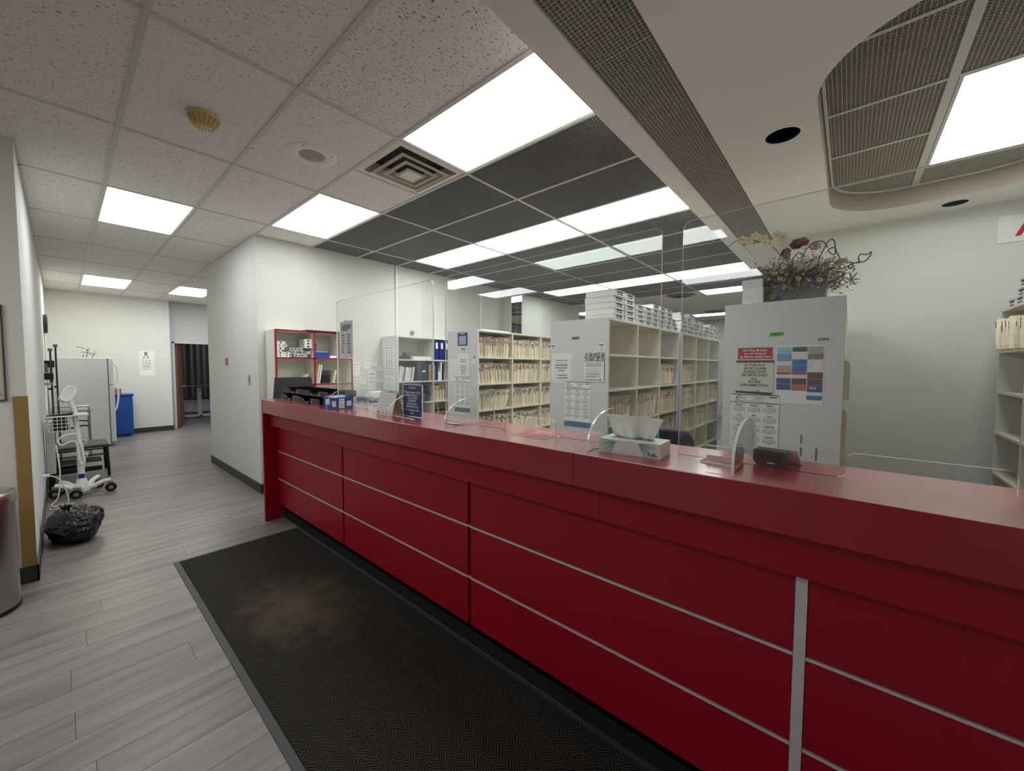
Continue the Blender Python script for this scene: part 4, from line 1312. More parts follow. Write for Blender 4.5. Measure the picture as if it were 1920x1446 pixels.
bars(t, [(-0.088, 0.075, 0.168 - 0.012 * k, 0.005) for k in range(3)] + [(-0.085, 0.06 - 0.02 * (k % 2), 0.125 - 0.010 * k, 0.002) for k in range(4)] + [(-0.088, 0.07, 0.08, 0.005), (-0.088, 0.055, 0.069, 0.005), (-0.088, 0.055, 0.055, 0.005), (-0.088, 0.02, 0.045, 0.005)], INK_G, y=-0.0016)
bars(t, [(-0.095, 0.05, 0.022, 0.006), (0.096, 0.1025, 0.13, 0.26), (-0.1, 0.1, 0.002, 0.003)], INK, y=-0.0017, name='border_rule')
MB().lathe([(0.007, 0), (0.012, 0)], 18, (0.062, -0.0018, 0.022), axis='y').build('logo', INK, t)
wall_calendar('white year calendar with blue footer on the empty-topped rack end', -2.023, -1.744, 0.947, 1.364, YB - 0.0016)
for (x, z, lab) in [(-2.155, 1.66, 'small white tag with black bar at the left edge of the rack end'), (-1.645, 1.655, 'small white tag with black bar beside the poster corner')]:
    t = sheet('name_tag', lab, 'tag', x - 0.03, x + 0.03, z, z + 0.055, YB)
    bars(t, [(-0.022, 0.022, 0.037, 0.010)], INK, y=-0.0016)
    bars(t, [(-0.015, 0.015, 0.012, 0.006)], INK_G, y=-0.0016, name='printed_words')
YC = 3.05 - 0.0005
t = thing('name_tape', 'green name tape reading sana on the rack under the flowers', 'tape', (-0.361, YC, 1.704))
o = MB().box(-0.039, 0.039, -0.001, 0, 0, 0.024).build('strip', GREEN_T, t); t.rotation_euler = (0, R(-3), 0)
letters(t, 'SANA', 0.018, INK, (-0.004, -0.0016, 0.013))
t = sheet('name_tag', 'white hand lettered name strip soni on the rack end', 'tag', -0.175, -0.07, 1.652, 1.692, YC, LAM_G)
letters(t, 'SONI', 0.024, INK, (0, -0.0018, 0.02))
t = sheet('notice', 'red notice about third party medicals above the claim sheet', 'notice', -0.579, -0.379, 1.556, 1.632, YC, mat('notice_red', s255(176, 32, 48), 0.4, var=0.05))
for k, s_ in enumerate(['3rd Party Medicals', 'are not Covered', 'by Alberta Health Care']):
    letters(t, s_, 0.0185, INK_W, (0, -0.0018, 0.058 - 0.0215 * k))
t = sheet('notice', 'pale grey claim notice in capital letters with black tape', 'notice', -0.584, -0.372, 1.328, 1.545, YC - 0.0012, PAPER_G)
for k, s_ in enumerate(['IF THIS IS A', 'WCB CLAIM', 'PLEASE GIVE', 'RECEPTIONIST', 'ALL', 'WORK', 'INFORMATION']):
    letters(t, s_, 0.0235, mat('notice_grey_ink', s255(84, 88, 84), 0.8, var=0.05), (0, -0.0018, 0.187 - 0.0225 * k))
MB().box(-0.109, 0.109, -0.0024, -0.0012, 0.205, 0.219).prism([(-0.109, 0.0), (0.1, -0.008), (0.1, 0.006), (0.022, 0.009), (0.035, 0.024), (0.012, 0.009), (-0.109, 0.011)], 'y', -0.0024, -0.0012).build('tape', mat('black_tape', s255(44, 44, 40), 0.4, var=0.05), t)
wall_calendar('white year calendar with worn lower corners on the rack under the flowers', -0.612, -0.334, 0.945, 1.318, YC - 0.0026, band=False, ink=INK)
# sheet of business cards
t = sheet('card_display', 'sheet of colourful business cards in three columns on the rack end', 'card display', -0.358, -0.112, 1.268, 1.64, YC)
CC = {'sky': s255(150, 196, 220), 'sea': s255(110, 160, 192), 'grn': s255(70, 92, 84), 'wht': s255(222, 222, 222), 'blu': s255(60, 116, 184), 'red': s255(176, 40, 48),
      'plum': s255(104, 70, 78), 'nvy': s255(64, 84, 140), 'rose': s255(186, 104, 92), 'taupe': s255(140, 124, 122), 'sand': s255(180, 168, 158), 'ink': s255(44, 44, 48)}
CCM = {k: mat('card_' + k, c, 0.4, var=0.18, vscale=55) for k, c in CC.items()}
lay = [[('sky', .325, .362), ('sea', .272, .322), ('wht', .247, .27), ('sand', .205, .244), ('red', .188, .202), ('wht', .165, .187), ('nvy', .128, .163), ('nvy', .088, .126)],
       [('grn', .332, .362), ('wht', .285, .33), ('blu', .248, .283), ('blu', .204, .246), ('red', .188, .202), ('wht', .165, .187), ('plum', .124, .163), ('rose', .086, .122)],
       [('sand', .322, .362), ('taupe', .283, .320), ('wht', .204, .281), ('plum', .164, .202), ('plum', .122, .162), ('nvy', .080, .120), ('wht', .06, .078), ('blu', .03, .057)]]
for c, col in enumerate(lay):
    x0 = -0.119 + c * 0.08
    for (k, z0, z1) in col:
        MB().box(x0, x0 + 0.076, -0.0022, -0.0011, z0, z1).build('card', CCM[k], t)
letters(t, 'mcp', 0.022, INK_W, (0.07, -0.0028, 0.107))
for k, (x, z, hh) in enumerate([(-0.212, 1.02, 0.055), (-0.212, 0.94, 0.055), (-0.135, 0.92, 0.08)]):
    tag(box('tape_remnant', (x - 0.005, x + 0.005, YC - 0.0008, YC, z, z + hh), GREY), 'dark strip of leftover tape low on the rack under the flowers', 'tape', 'tape remnants on the rack end')

# ---- flower arrangement on the rack
t = thing('flower_arrangement', 'dried flower arrangement with cream orchids and curled vines on the rack', 'flower arrangement', (-0.33, 3.30, RT))
MB().prism([(-0.115, 0), (0.20, 0), (0.21, 0.13), (-0.125, 0.13)], 'y', -0.13, 0.07).build('planter', mat('galvanised_grey', s255(112, 114, 114), 0.5, metal=0.4, var=0.12, vscale=9), t, bevel=0.004)
fr_ = random.Random(21)
fb = MB(); lb = MB()
for i in range(1500):
    a = fr_.uniform(0, 2 * math.pi); el = fr_.uniform(-0.55, 1.05)
    L = fr_.uniform(0.08, 0.25)
    dx = math.cos(a) * math.cos(el) * L * 1.0; dy = math.sin(a) * math.cos(el) * L * 0.7; dz = math.sin(el) * L * 0.85
    b0 = Vector((fr_.uniform(-0.12, 0.15), fr_.uniform(-0.10, 0.05), 0.11 + fr_.uniform(0, 0.06)))
    e = b0 + Vector((dx, dy, dz))
    mid = (b0 + e) / 2 + Vector((fr_.uniform(-.015, .015), fr_.uniform(-.015, .015), 0.015))
    fb.tube([b0, mid, e], [0.0016, 0.0012, 0.0006], 3)
    for k in range(fr_.randint(3, 7)):
        p = mid.lerp(e, fr_.random())
        d = Vector((fr_.uniform(-1, 1), fr_.uniform(-1, 1), fr_.uniform(-0.6, 1))).normalized() * fr_.uniform(0.014, 0.034)
        s_ = d.orthogonal().normalized() * fr_.uniform(0.003, 0.0065)
        lb.add([p, p + d * 0.5 + s_, p + d, p + d * 0.5 - s_], [(0, 1, 2, 3)], fr_.choice([0, 0, 1, 2, 3]))
stuff(fb.build('twigs', mat('dried_twig', s255(104, 92, 82), 0.8, var=0.2, vscale=30), t))
stuff(lb.build('dried_foliage', [mat('dried_grey_leaf', s255(142, 130, 118), 0.8, var=0.2, vscale=30), mat('dried_plum_leaf', s255(122, 96, 96), 0.8, var=0.2, vscale=30), mat('dried_green_leaf', s255(98, 108, 84), 0.8, var=0.2, vscale=30), mat('dried_cream_leaf', s255(204, 192, 160), 0.8, var=0.15, vscale=30)], t))
CREAM = mat('orchid_cream', s255(226, 214, 182), 0.7, var=0.06, vscale=30)
def petal(b, c, d, up, L, wd, mi=0, cup=0.25):
    """five-row petal from c along d with width along the cross direction"""
    s_ = d.cross(up).normalized()
    rows = 6
    o = len(b.v)
    for i in range(rows + 1):
        f = i / rows
        wdt = wd * math.sin(math.pi * min(0.97, 0.10 + 0.85 * f)) ** 0.7
        ctr_ = c + d * (L * f) + up * (cup * L * f * f)
        for k in (-1, 0, 1):
            b.v.append(tuple(ctr_ + s_ * (wdt * k) + up * (abs(k) * wdt * 0.25)))
    for i in range(rows):
        for k in range(2):
            q = o + i * 3 + k
            b.f.append((q, q + 1, q + 4, q + 3)); b.m.append(mi)
def bloom(name, parent, c, face, n, L, wd, m, seed=0, cup=0.25, rings=1):
    b = MB()
    face = Vector(face).normalized()
    u = face.orthogonal().normalized(); v_ = face.cross(u)
    for r_ in range(rings):
        for k in range(n):
            a = 2 * math.pi * k / n + seed + r_ * 0.5
            d = (u * math.cos(a) + v_ * math.sin(a)).normalized()
            petal(b, Vector((0, 0, 0)), d, face, L * (1 - 0.25 * r_), wd * (1 - 0.2 * r_), 0, cup + 0.5 * r_)
    b.lathe([(0.0, 0.010), (0.005, 0.006), (0.005, -0.002)], 8, (0, 0, 0), 1)
    return b.build(name, [m, mat('bloom_heart', s255(176, 140, 80), 0.7, var=0.1)], parent, c, smooth=True)
for i, (x, z, yy) in enumerate([(-0.29, 0.495, -0.02), (-0.245, 0.48, -0.03), (-0.205, 0.505, -0.02), (-0.155, 0.475, -0.03), (-0.075, 0.485, -0.02), (-0.115, 0.43, -0.04), (-0.045, 0.465, -0.02)]):
    bloom('orchid_bloom', t, (x, yy, z), (0.25 * math.sin(i * 2.1), -1, 0.2 * math.cos(i * 1.7)), 5, 0.034, 0.014, CREAM, i * 0.6, 0.1)
MB().tube(spline([(-0.02, -0.02, 0.12), (-0.03, -0.03, 0.28), (-0.09, -0.03, 0.40), (-0.16, -0.02, 0.455), (-0.30, -0.02, 0.50), (-0.38, -0.02, 0.47)], 6), 0.0028, 5).build('orchid_stem', mat('green_stem', s255(92, 100, 72), 0.7, var=0.1), t, smooth=True)
ROSE = mat('dusty_rose', s255(142, 96, 96), 0.8, var=0.15, vscale=40); PLUMF = mat('plum_bloom', s255(128, 84, 108), 0.8, var=0.12, vscale=40)
bloom('rose_bloom', t, (0.04, -0.05, 0.385), (0, -1, 0.3), 6, 0.04, 0.022, ROSE, 0.2, 0.5, 3)
bloom('rose_bloom', t, (0.065, -0.02, 0.40), (0.4, -1, 0.5), 6, 0.038, 0.02, mat('faded_rose', s255(166, 120, 106), 0.8, var=0.12, vscale=40), 0.5, 0.5, 3)
bloom('rose_bloom', t, (-0.012, -0.06, 0.34), (-0.3, -1, 0.2), 6, 0.032, 0.018, PLUMF, 0.4, 0.6, 2)
bloom('small_bloom', t, (0.135, -0.04, 0.36), (0.2, -1, 0.4), 7, 0.036, 0.012, mat('pale_bloom', s255(196, 186, 152), 0.8, var=0.1, vscale=40), 0.1, 0.3, 2)
for i in range(14):
    bloom('small_bloom', t, (fr_.uniform(-0.13, 0.2), -0.13 - fr_.uniform(0, 0.03), fr_.uniform(0.10, 0.24)), (fr_.uniform(-.4, .4), -1, 0.3), 6, 0.016, 0.007, CREAM, i)
VINE = mat('curled_vine', s255(74, 66, 60), 0.6, var=0.15, vscale=30)
for pts in [[(0.12, -0.05, 0.15), (0.17, -0.06, 0.30), (0.21, -0.06, 0.385), (0.235, -0.06, 0.37), (0.24, -0.05, 0.30), (0.225, -0.05, 0.295), (0.205, -0.05, 0.325), (0.235, -0.05, 0.335), (0.25, -0.05, 0.30), (0.275, -0.05, 0.245), (0.32, -0.05, 0.225), (0.355, -0.05, 0.22), (0.385, -0.05, 0.225), (0.405, -0.05, 0.25), (0.41, -0.05, 0.275), (0.39, -0.05, 0.262), (0.365, -0.05, 0.27), (0.352, -0.05, 0.25), (0.36, -0.05, 0.225)],
            [(0.10, -0.08, 0.14), (0.20, -0.10, 0.20), (0.27, -0.10, 0.185), (0.32, -0.09, 0.205), (0.33, -0.09, 0.19), (0.31, -0.09, 0.185), (0.315, -0.09, 0.205), (0.36, -0.07, 0.222)],
            [(0.20, -0.10, 0.19), (0.28, -0.12, 0.16), (0.285, -0.12, 0.125), (0.265, -0.12, 0.098), (0.25, -0.12, 0.105), (0.262, -0.12, 0.125), (0.29, -0.12, 0.15)],
            [(0.05, -0.05, 0.15), (0.08, -0.06, 0.32), (0.13, -0.06, 0.385), (0.18, -0.06, 0.38), (0.20, -0.06, 0.34)], [(0.0, -0.06, 0.15), (0.01, -0.07, 0.26), (0.05, -0.07, 0.33), (0.09, -0.07, 0.30)]]:
    MB().tube(spline(pts, 6), 0.0035, 6).build('vine', VINE, t, smooth=True)
SPRIG = mat('sage_sprig', s255(140, 148, 116), 0.8, var=0.12, vscale=30)
sp = MB()
for k in range(14):
    c_ = Vector((0.325, -0.12, 0.11)); a = k * 0.9
    d = Vector((math.cos(a) * 0.8, -0.3, math.sin(a) - 0.2)).normalized()
    petal(sp, c_, d, Vector((0, -1, 0.2)).normalized(), 0.045, 0.004)
sp.build('sprig', SPRIG, t)
for (x, z, a) in [(-0.09, 0.105, -2.6), (-0.06, 0.075, -1.9), (0.24, 0.215, 0.1), (-0.1, 0.17, 2.6), (0.0, 0.28, 1.6)]:
    b = MB(); petal(b, Vector((0, 0, 0)), Vector((math.cos(a), -0.3, math.sin(a))).normalized(), Vector((0, -1, 0.1)).normalized(), 0.06, 0.02)
    b.build('leaf', mat('silk_leaf', s255(118, 128, 84), 0.6, var=0.12, vscale=30), t, (x, -0.14, z), smooth=True)

# ---- lettered sign on the back wall
t = thing('wall_sign', 'white wall sign with a large red letter above the side shelving', 'sign', (1.085, 5.0095, 2.507))
MB().box(-0.209, 0.209, -0.006, 0, 0, 0.213).build('board', WHITE, t, bevel=0.001)
letters(t, 'A', 0.20, INK_R, (-0.045, -0.0075, 0.108))

# ================================================================== RED CABINET ON THE LEFT WALL AND ITS CONTENTS
RX = -4.88
t = thing('pigeonhole_cabinet', 'white pigeonhole cabinet edged in red at the counter end', 'cabinet', (-5.18, 1.58, 0))
def rc(nm, x0, x1, y0, y1, z0, z1, m, bev=0.0):
    return box(nm, (x0 + 5.18, x1 + 5.18, y0 - 1.58, y1 - 1.58, z0, z1), m, t, bevel=bev)
rc('side_panel', -5.178, RX - 0.004, 1.58, 1.60, 0.0, 1.915, LAM_W)
rc('side_panel', -5.178, RX - 0.004, 2.465, 2.485, 0.0, 1.60, LAM_W)
rc('side_panel', -5.178, RX - 0.004, 2.30, 2.32, 1.601, 1.915, LAM_W)
rc('divider', -5.16, RX - 0.004, 2.00, 2.02, 0.98, 1.895, LAM_W)
rc('back_panel', -5.178, -5.16, 1.6005, 2.4645, 0.0, 1.60, LAM_W)
rc('back_panel', -5.178, -5.16, 1.6005, 2.2995, 1.601, 1.895, LAM_W)
rc('top_panel', -5.178, RX - 0.004, 1.60, 2.30, 1.897, 1.915, LAM_W)
rc('shelf', -5.16, RX - 0.004, 1.6005, 2.4645, 1.582, 1.60, LAM_W)
rc('shelf', -5.16, RX - 0.004, 1.6005, 2.4645, 1.27, 1.288, LAM_W)
rc('shelf', -5.16, RX - 0.004, 1.6005, 2.4645, 0.96, 0.98, LAM_W)
for (y0, y1, z0, z1) in [(1.58, 1.602, 0.0, 1.915), (2.0, 2.02, 0.98, 1.897), (2.30, 2.32, 1.60, 1.915), (2.465, 2.487, 0.0, 1.60), (1.602, 2.30, 1.897, 1.917), (1.602, 2.465, 1.582, 1.60), (1.602, 2.465, 1.27, 1.288)]:
    rc('edge_band', RX - 0.004, RX, y0, y1, z0, z1, RED)
tag(box('folder_stack', (-5.1, RX + 0.02, 1.92, 2.34, 1.918, 1.93), mat('maroon_folder', s255(120, 28, 36), 0.6, var=0.1)), 'maroon folder lying on top of the red edged cabinet', 'folder')
rr_ = random.Random(9)
for i, (y, z, w_, h_) in enumerate([(1.612, 1.60, 0.07, 0.03), (1.612, 1.631, 0.07, 0.03), (1.686, 1.60, 0.055, 0.03), (1.686, 1.631, 0.055, 0.03), (1.612, 1.662, 0.05, 0.022), (1.612, 1.685, 0.075, 0.03), (1.612, 1.716, 0.055, 0.032), (1.67, 1.716, 0.045, 0.03), (1.612, 1.749, 0.085, 0.032)]):
    o = MB().box(-0.14, 0, 0, w_, 0, h_).build('small_box', CARTON, None, (RX - 0.025, y, z + 0.0008))
    tag(o, 'small white product box, ' + ['lowest at the cabinet side', 'second up at the cabinet side', 'lowest by the heap', 'second up by the heap', 'thin one third up', 'fourth up', 'fifth up at the side', 'fifth up by the heap', 'topmost'][i] + ' of the neat stack', 'box', 'neat small boxes in the cabinet')
    box('label_print', (0.0003, 0.0012, w_ * 0.35, w_ * 0.6, h_ * 0.25, h_ * 0.75), INK if i % 2 else INK_R, o)
for i in range(16):
    y = 1.76 + (i % 6) * 0.037; z = 1.602 + (i // 6) * 0.036
    o = MB().box(-0.05, 0.05, -0.016, 0.016, 0, 0.03).build('small_box', CARTON, None, (RX - 0.09 + rr_.uniform(-0.03, 0.02), y + 0.012, z + 0.006), (rr_.uniform(-0.25, 0.25), 0, rr_.uniform(-0.5, 0.5)))
    tag(o, 'loose white product box in the jumbled heap in the red edged cabinet', 'box', 'jumbled small boxes in the cabinet')
    box('label_print', (0.0503, 0.0512, -0.010, 0.010, 0.008, 0.024), INK, o)
for k in range(3):
    o = MB().box(-0.16, 0, 0, 0.085, 0, 0.034).build('small_box', CARTON, None, (RX - 0.02, 1.905, 1.715 + k * 0.035))
    tag(o, 'wide white product box stacked above the heap in the cabinet', 'box', 'wide boxes in the cabinet')
    box('label_print', (0.0003, 0.0012, 0.03, 0.055, 0.008, 0.026), DKGREY, o)
t = thing('storage_bin', 'open blue plastic bin with papers in the red edged cabinet', 'bin', (RX - 0.22, 2.03, 1.6005))
MB().box(0, 0.2, 0, 0.003, 0, 0.07).box(0, 0.2, 0.157, 0.16, 0, 0.07).box(0.197, 0.2, 0.003, 0.157, 0, 0.07).box(0, 0.003, 0.003, 0.157, 0, 0.07).box(0.003, 0.197, 0.003, 0.157, 0, 0.003).build('tub', BLUE_P, t)
MB().obox((0.1, 0.08, 0.068), (0.17, 0.14, 0.02), rz=0.1).build('papers', mat('peach_paper', s255(232, 206, 186), 0.8, var=0.05), t)
o = tag(MB().prism([(0.0, 0.0), (0.06, 0.0), (0.065, 0.085), (0.058, 0.094), (0.0, 0.1)], 'x', 0, 0.004).build('bin_lid', BLUE_P, None, (RX - 0.13, 2.025, 1.69), bevel=0.001), 'blue plastic lid standing upright behind the blue bin', 'lid')
o = MB().box(-0.15, 0, 0, 0.08, 0, 0.03).build('paper_bundle', PAPER, None, (RX - 0.02, 2.205, 1.6005)); tag(o, 'bundle of papers lying beside the blue bin', 'paper')
for i, (y, h_, m_, a) in enumerate([(2.045, 0.235, MANILA, -8), (2.07, 0.225, PAPER, -8), (2.24, 0.16, MANILA, -14)]):
    o = MB().box(-0.2, 0, -0.007, 0.007, 0, h_).build('file_folder', m_, None, (RX - 0.02, y, 1.290), (R(a), 0, 0)); tag(o, 'folder standing in the lower right pigeonhole of the red edged cabinet', 'folder', 'folders in the lower pigeonhole')
o = MB().box(-0.18, 0, 0, 0.10, 0, 0.105).build('camera_case', BLACK, None, (RX - 0.02, 2.10, 1.2885), bevel=0.004); tag(o, 'black case in the lower right pigeonhole', 'case')
o = MB().box(-0.12, -0.03, 0.05, 0.14, 0, 0.055).build('black_box', DKGREY, None, (RX - 0.02, 2.06, 1.3945)); tag(o, 'dark grey box on top of the black case', 'box')

# papers pinned on the left wall between the cabinet and white bookcase
for i, (y0, y1, z0, z1) in enumerate([(2.62, 2.74, 1.36, 1.555), (2.796, 2.905, 1.457, 1.615), (2.92, 3.01, 1.50, 1.60), (3.021, 3.11, 1.435, 1.528), (2.739, 2.832, 1.248, 1.349), (2.996, 3.09, 1.26, 1.345), (2.85, 2.98, 1.16, 1.44), (2.66, 2.73, 1.14, 1.33)]):
    o = MB().box(0, 0.0012, 0, y1 - y0, 0, z1 - z0).build('wall_paper_note', PAPER, None, (-5.179 + 0.0014 * (i % 3), y0, z0), (R([1, -2, 1.5, 0, -4, 3, -1, 2][i]), 0, 0))
    tag(o, 'white paper note pinned on the wall beside the white bookcase', 'paper', 'notes pinned on the left wall')
    MB().box(0.0013, 0.0016, (y1 - y0) * 0.12, (y1 - y0) * 0.85, (z1 - z0) * 0.80, (z1 - z0) * 0.84).box(0.0013, 0.0016, (y1 - y0) * 0.12, (y1 - y0) * 0.7, (z1 - z0) * 0.62, (z1 - z0) * 0.645).box(0.0013, 0.0016, (y1 - y0) * 0.12, (y1 - y0) * 0.8, (z1 - z0) * 0.40, (z1 - z0) * 0.42).build('printed_lines', INK_G, o)
# raceways running down the left wall
for i, y in enumerate((3.33, 5.10, 6.95)):
    struct(box('trim_%d' % (i + 2), (-5.18, -5.155, y - 0.014, y + 0.014, 1.3, 2.995), WHITE, bevel=0.002))
tag(MB().lathe([(0.0, 0.0), (0.03, 0.0), (0.032, 0.03), (0.0, 0.035)], 16, axis='x').build('sensor_button', GREY, None, (-5.18, 3.60, 2.02), smooth=True), 'small round grey device on the wall above the white bookcase', 'device')

# white bookcase on the left wall
BX, BY = -4.78, 3.085
t = thing('bookcase', 'white bookcase with binders against the office wall', 'bookcase', (-5.178, BY, 0))
def bc(nm, x0, x1, y0, y1, z0, z1, m=LAM_W):
    return box(nm, (x0 + 5.178, x1 + 5.178, y0 - BY, y1 - BY, z0, z1), m, t, bevel=0.001)
bc('side_panel', -5.176, BX, BY, BY + 0.02, 0, 1.93, LAM_G)
bc('side_panel', -5.176, BX, 4.31, 4.33, 0, 1.93, LAM_G)
bc('top_panel', -5.176, BX, BY + 0.0205, 4.3095, 1.91, 1.93)
bc('back_panel', -5.176, -5.165, BY + 0.0205, 4.3095, 0, 1.9095)
bc('divider', -5.164, BX, 3.705, 3.725, 0, 1.9095)
for z in (1.60, 1.285, 0.97, 0.655, 0.34, 0.03):
    bc('shelf', -5.164, BX, BY + 0.0205, 3.7045, z - 0.018, z)
    bc('shelf', -5.164, BX, 3.7255, 4.3095, z - 0.018, z)
t = sheet('notice', 'long faint list sheet on the side of the white bookcase', 'notice', -5.11, -4.86, 1.32, 1.78, BY - 0.0005)
bars(t, [(-0.10, -0.02, 0.44, 0.012), (0.0, 0.1, 0.44, 0.012)] + [(-0.095 + 0.07 * (k % 3), -0.05 + 0.07 * (k % 3), 0.40 - 0.028 * (k // 3), 0.010) for k in range(39)], INK_G, y=-0.0016)
t = sheet('notice', 'second faint list sheet lower on the side of the white bookcase', 'notice', -5.12, -4.84, 0.98, 1.30, BY - 0.0005)
rnd_lines(t, 0.13, [0.05 + 0.03 * k for k in range(8)], 8, 0.004)
for i, y in enumerate((3.735, 3.835, 3.93)):
    t = thing('ring_binder', 'tall navy ring binder, %s from the bookcase divider on the top shelf' % ['first', 'second', 'third'][i], 'binder', (BX - 0.005, y, 1.6005), 0, 'navy binders on the bookcase')
    MB().box(-0.27, 0, 0, 0.088, 0, 0.295).build('cover', NAVY_B, t, bevel=0.002)
    box('label', (0.0002, 0.0012, 0.025, 0.063, 0.17, 0.26), PAPER, t)
o = MB().box(-0.3, 0, 0, 0.32, 0, 0.045).build('flat_box', WHITE, None, (BX - 0.01, 3.36, 1.6005), bevel=0.003); tag(o, 'flat white box on the top shelf of the white bookcase', 'box')
o = MB().box(-0.34, -0.05, 0.0, 0.24, 0, 0.05).build('grey_tray', DKGREY, None, (BX - 0.02, 3.11, 1.6005), bevel=0.003); tag(o, 'dark grey tray lying on the bookcase top shelf', 'tray')
o = MB().tube(spline([(0, 0, 0.02), (-0.03, 0.08, 0.035), (-0.03, 0.18, 0.03), (0, 0.30, 0.015)], 6), [0.028, 0.03, 0.035, 0.038, 0.036, 0.03, 0.03, 0.028, 0.028, 0.026, 0.026, 0.024, 0.022, 0.02, 0.02, 0.018, 0.016, 0.014, 0.012][:19], 10).build('cloth_bundle', GREY, None, (BX - 0.16, 3.30, 1.655), smooth=True); tag(o, 'grey cloth bundle lying over the tray and flat box', 'cloth')
bk = [(3.112, .014, .22, PAPER, -10), (3.132, .02, .21, PAPER, -11), (3.158, .012, .20, PAPER_G, -12), (3.225, .03, .20, PAPER, -7), (3.262, .02, .19, PAPER, -8), (3.288, .02, .19, PAPER_G, -9), (3.335, .02, .20, PAPER, -9)]
for y, th, h_, m_, a in bk:
    o = MB().box(-0.22, 0, 0, th, 0, h_).build('booklet', m_, None, (BX - 0.02, y, 1.2875 + th * abs(math.sin(R(a)))), (R(a), 0, 0)); tag(o, 'thin white booklet leaning on the second shelf of the white bookcase', 'booklet', 'leaning booklets on the bookcase')
t = thing('dark_box', 'dark blue grey equipment box on the second bookcase shelf', 'box', (BX - 0.01, 3.42, 1.2855))
MB().box(-0.26, 0, 0, 0.20, 0, 0.285).build('body', mat('slate_box', s255(56, 64, 80), 0.5, var=0.06), t, bevel=0.003)
box('label', (0.0003, 0.0012, 0.09, 0.15, 0.13, 0.155), PAPER, t)
box('seam', (0.0003, 0.001, 0.075, 0.079, 0.02, 0.27), BLACK, t)
for i, (y, th, h_, m_) in enumerate([(3.632, .028, .24, mat('pink_tan_book', s255(180, 146, 128), 0.6, var=0.1)), (3.663, .038, .235, BROWN), (3.735, .02, .23, mat('speckled_book', s255(140, 140, 136), 0.6, var=0.35, vscale=60)), (3.758, .045, .29, NAVY_B), (3.806, .022, .14, PAPER), (3.832, .02, .12, PAPER), (3.86, .02, .28, PAPER), (3.885, .03, .26, BLACK)]):
    o = MB().box(-0.22, 0, 0, th, 0, h_).build('book', m_, None, (BX - 0.012, y, 1.2855), bevel=0.001)
    tag(o, ['tan spined book', 'brown card file', 'speckled grey book', 'navy ring binder', 'short white booklet', 'shortest white booklet', 'tall white booklet', 'black book'][i] + ' on the second shelf of the white bookcase', 'book')
folders(BX - 0.012, 3.735, 3.94, 0.971, 7, ['black', 'brown'], 'the lower shelf of the white bookcase', (-2, 2), group='folders in the white bookcase')
o = MB().box(-0.3, 0, 0, 0.4, 0, 0.14).build('brown_box', BROWN, None, (BX - 0.02, 3.76, 0.656), bevel=0.003); tag(o, 'brown cardboard box on a low shelf of the bookcase', 'box')
o = MB().box(-0.3, 0, 0, 0.5, 0, 0.2).build('grey_crate', DKGREY, None, (BX - 0.02, 3.14, 0.972), bevel=0.004); tag(o, 'dark grey crate on the third shelf of the white bookcase', 'crate')

# printer with paper on a stand behind the counter
t = thing('printer_table', 'low white table holding the printer behind the counter', 'table', (-5.1, 2.52, 0))
MB().box(0, 0.62, 0, 0.54, 0.70, 0.73).build('table_top', LAM_W, t, bevel=0.002)
for x in (0.02, 0.57):
    for y in (0.02, 0.49):
        box('leg', (x, x + 0.03, y, y + 0.03, 0, 0.6995), GREY, t)
t = thing('printer', 'grey and white desktop printer behind the mask box', 'printer', (-4.99, 2.55, 0.7305))
MB().box(0, 0.44, 0, 0.46, 0, 0.30).build('body', mat('printer_grey', s255(176, 178, 178), 0.45, var=0.03), t, bevel=0.015)
MB().box(0.02, 0.42, 0.02, 0.44, 0.3005, 0.36).build('scanner_lid', mat('printer_dark', s255(106, 110, 114), 0.4, var=0.04), t, bevel=0.012)
for k in range(3):
    box('tray_slot', (0.4405, 0.444, 0.05, 0.41, 0.06 + 0.07 * k, 0.075 + 0.07 * k), DKGREY, t)
t = thing('paper_stack', 'stack of white paper lying on the grey printer', 'paper', (-4.80, 2.60, 1.0915), R(6))
for k in range(4):
    MB().box(0, 0.22, 0, 0.29, 0, 0.018).build('ream', PAPER, t, (0.006 * (k % 2), 0.004 * k, 0.0185 * k), (0, 0, R(1.5 * (k - 1))))
t = thing('paper_sorter', 'grey desktop paper sorter with white sheets beside the tent calendar', 'sorter', (-4.35, 2.66, 0.7505 - 0.02))
sb = MB().box(0, 0.3, 0, 0.012, 0, 0.42).box(0, 0.3, 0.33, 0.342, 0, 0.42)
for k in range(6):
    sb.box(0.0, 0.3, 0.012, 0.33, 0.02 + 0.075 * k, 0.024 + 0.075 * k)
sb.build('frame', GREY, t)
for k in range(5):
    MB().box(0.01, 0.29, 0.02, 0.32, 0.0245 + 0.075 * k, 0.045 + 0.075 * k).build('sheets', PAPER, t)
t2 = thing('printer_table', 'small grey stand holding the paper sorter', 'table', (-4.38, 2.62, 0))
MB().box(0, 0.38, 0, 0.42, 0.70, 0.73).build('table_top', GREY, t2, bevel=0.002)
for x in (0.02, 0.33):
    for y in (0.02, 0.37):
        box('leg', (x, x + 0.03, y, y + 0.03, 0, 0.6995), GREY, t2)

# mirrored column on the left wall
col_ = struct(box('wall_column', (-5.18, -4.97, 5.72, 6.06, 0, 3.0), WHITE_WALL))
box('mirror', (-4.97, -4.966, 5.735, 5.885, 0.6, 2.99), MIRROR, col_)
box('mirror', (-4.97, -4.966, 5.892, 6.045, 0.6, 2.99), MIRROR, col_)
tag(box('flat_file', (-3.75, -3.28, 3.25, 3.75, RT + 0.0005, RT + 0.012), PAPER), 'white papers lying on top of the full chart rack', 'paper')

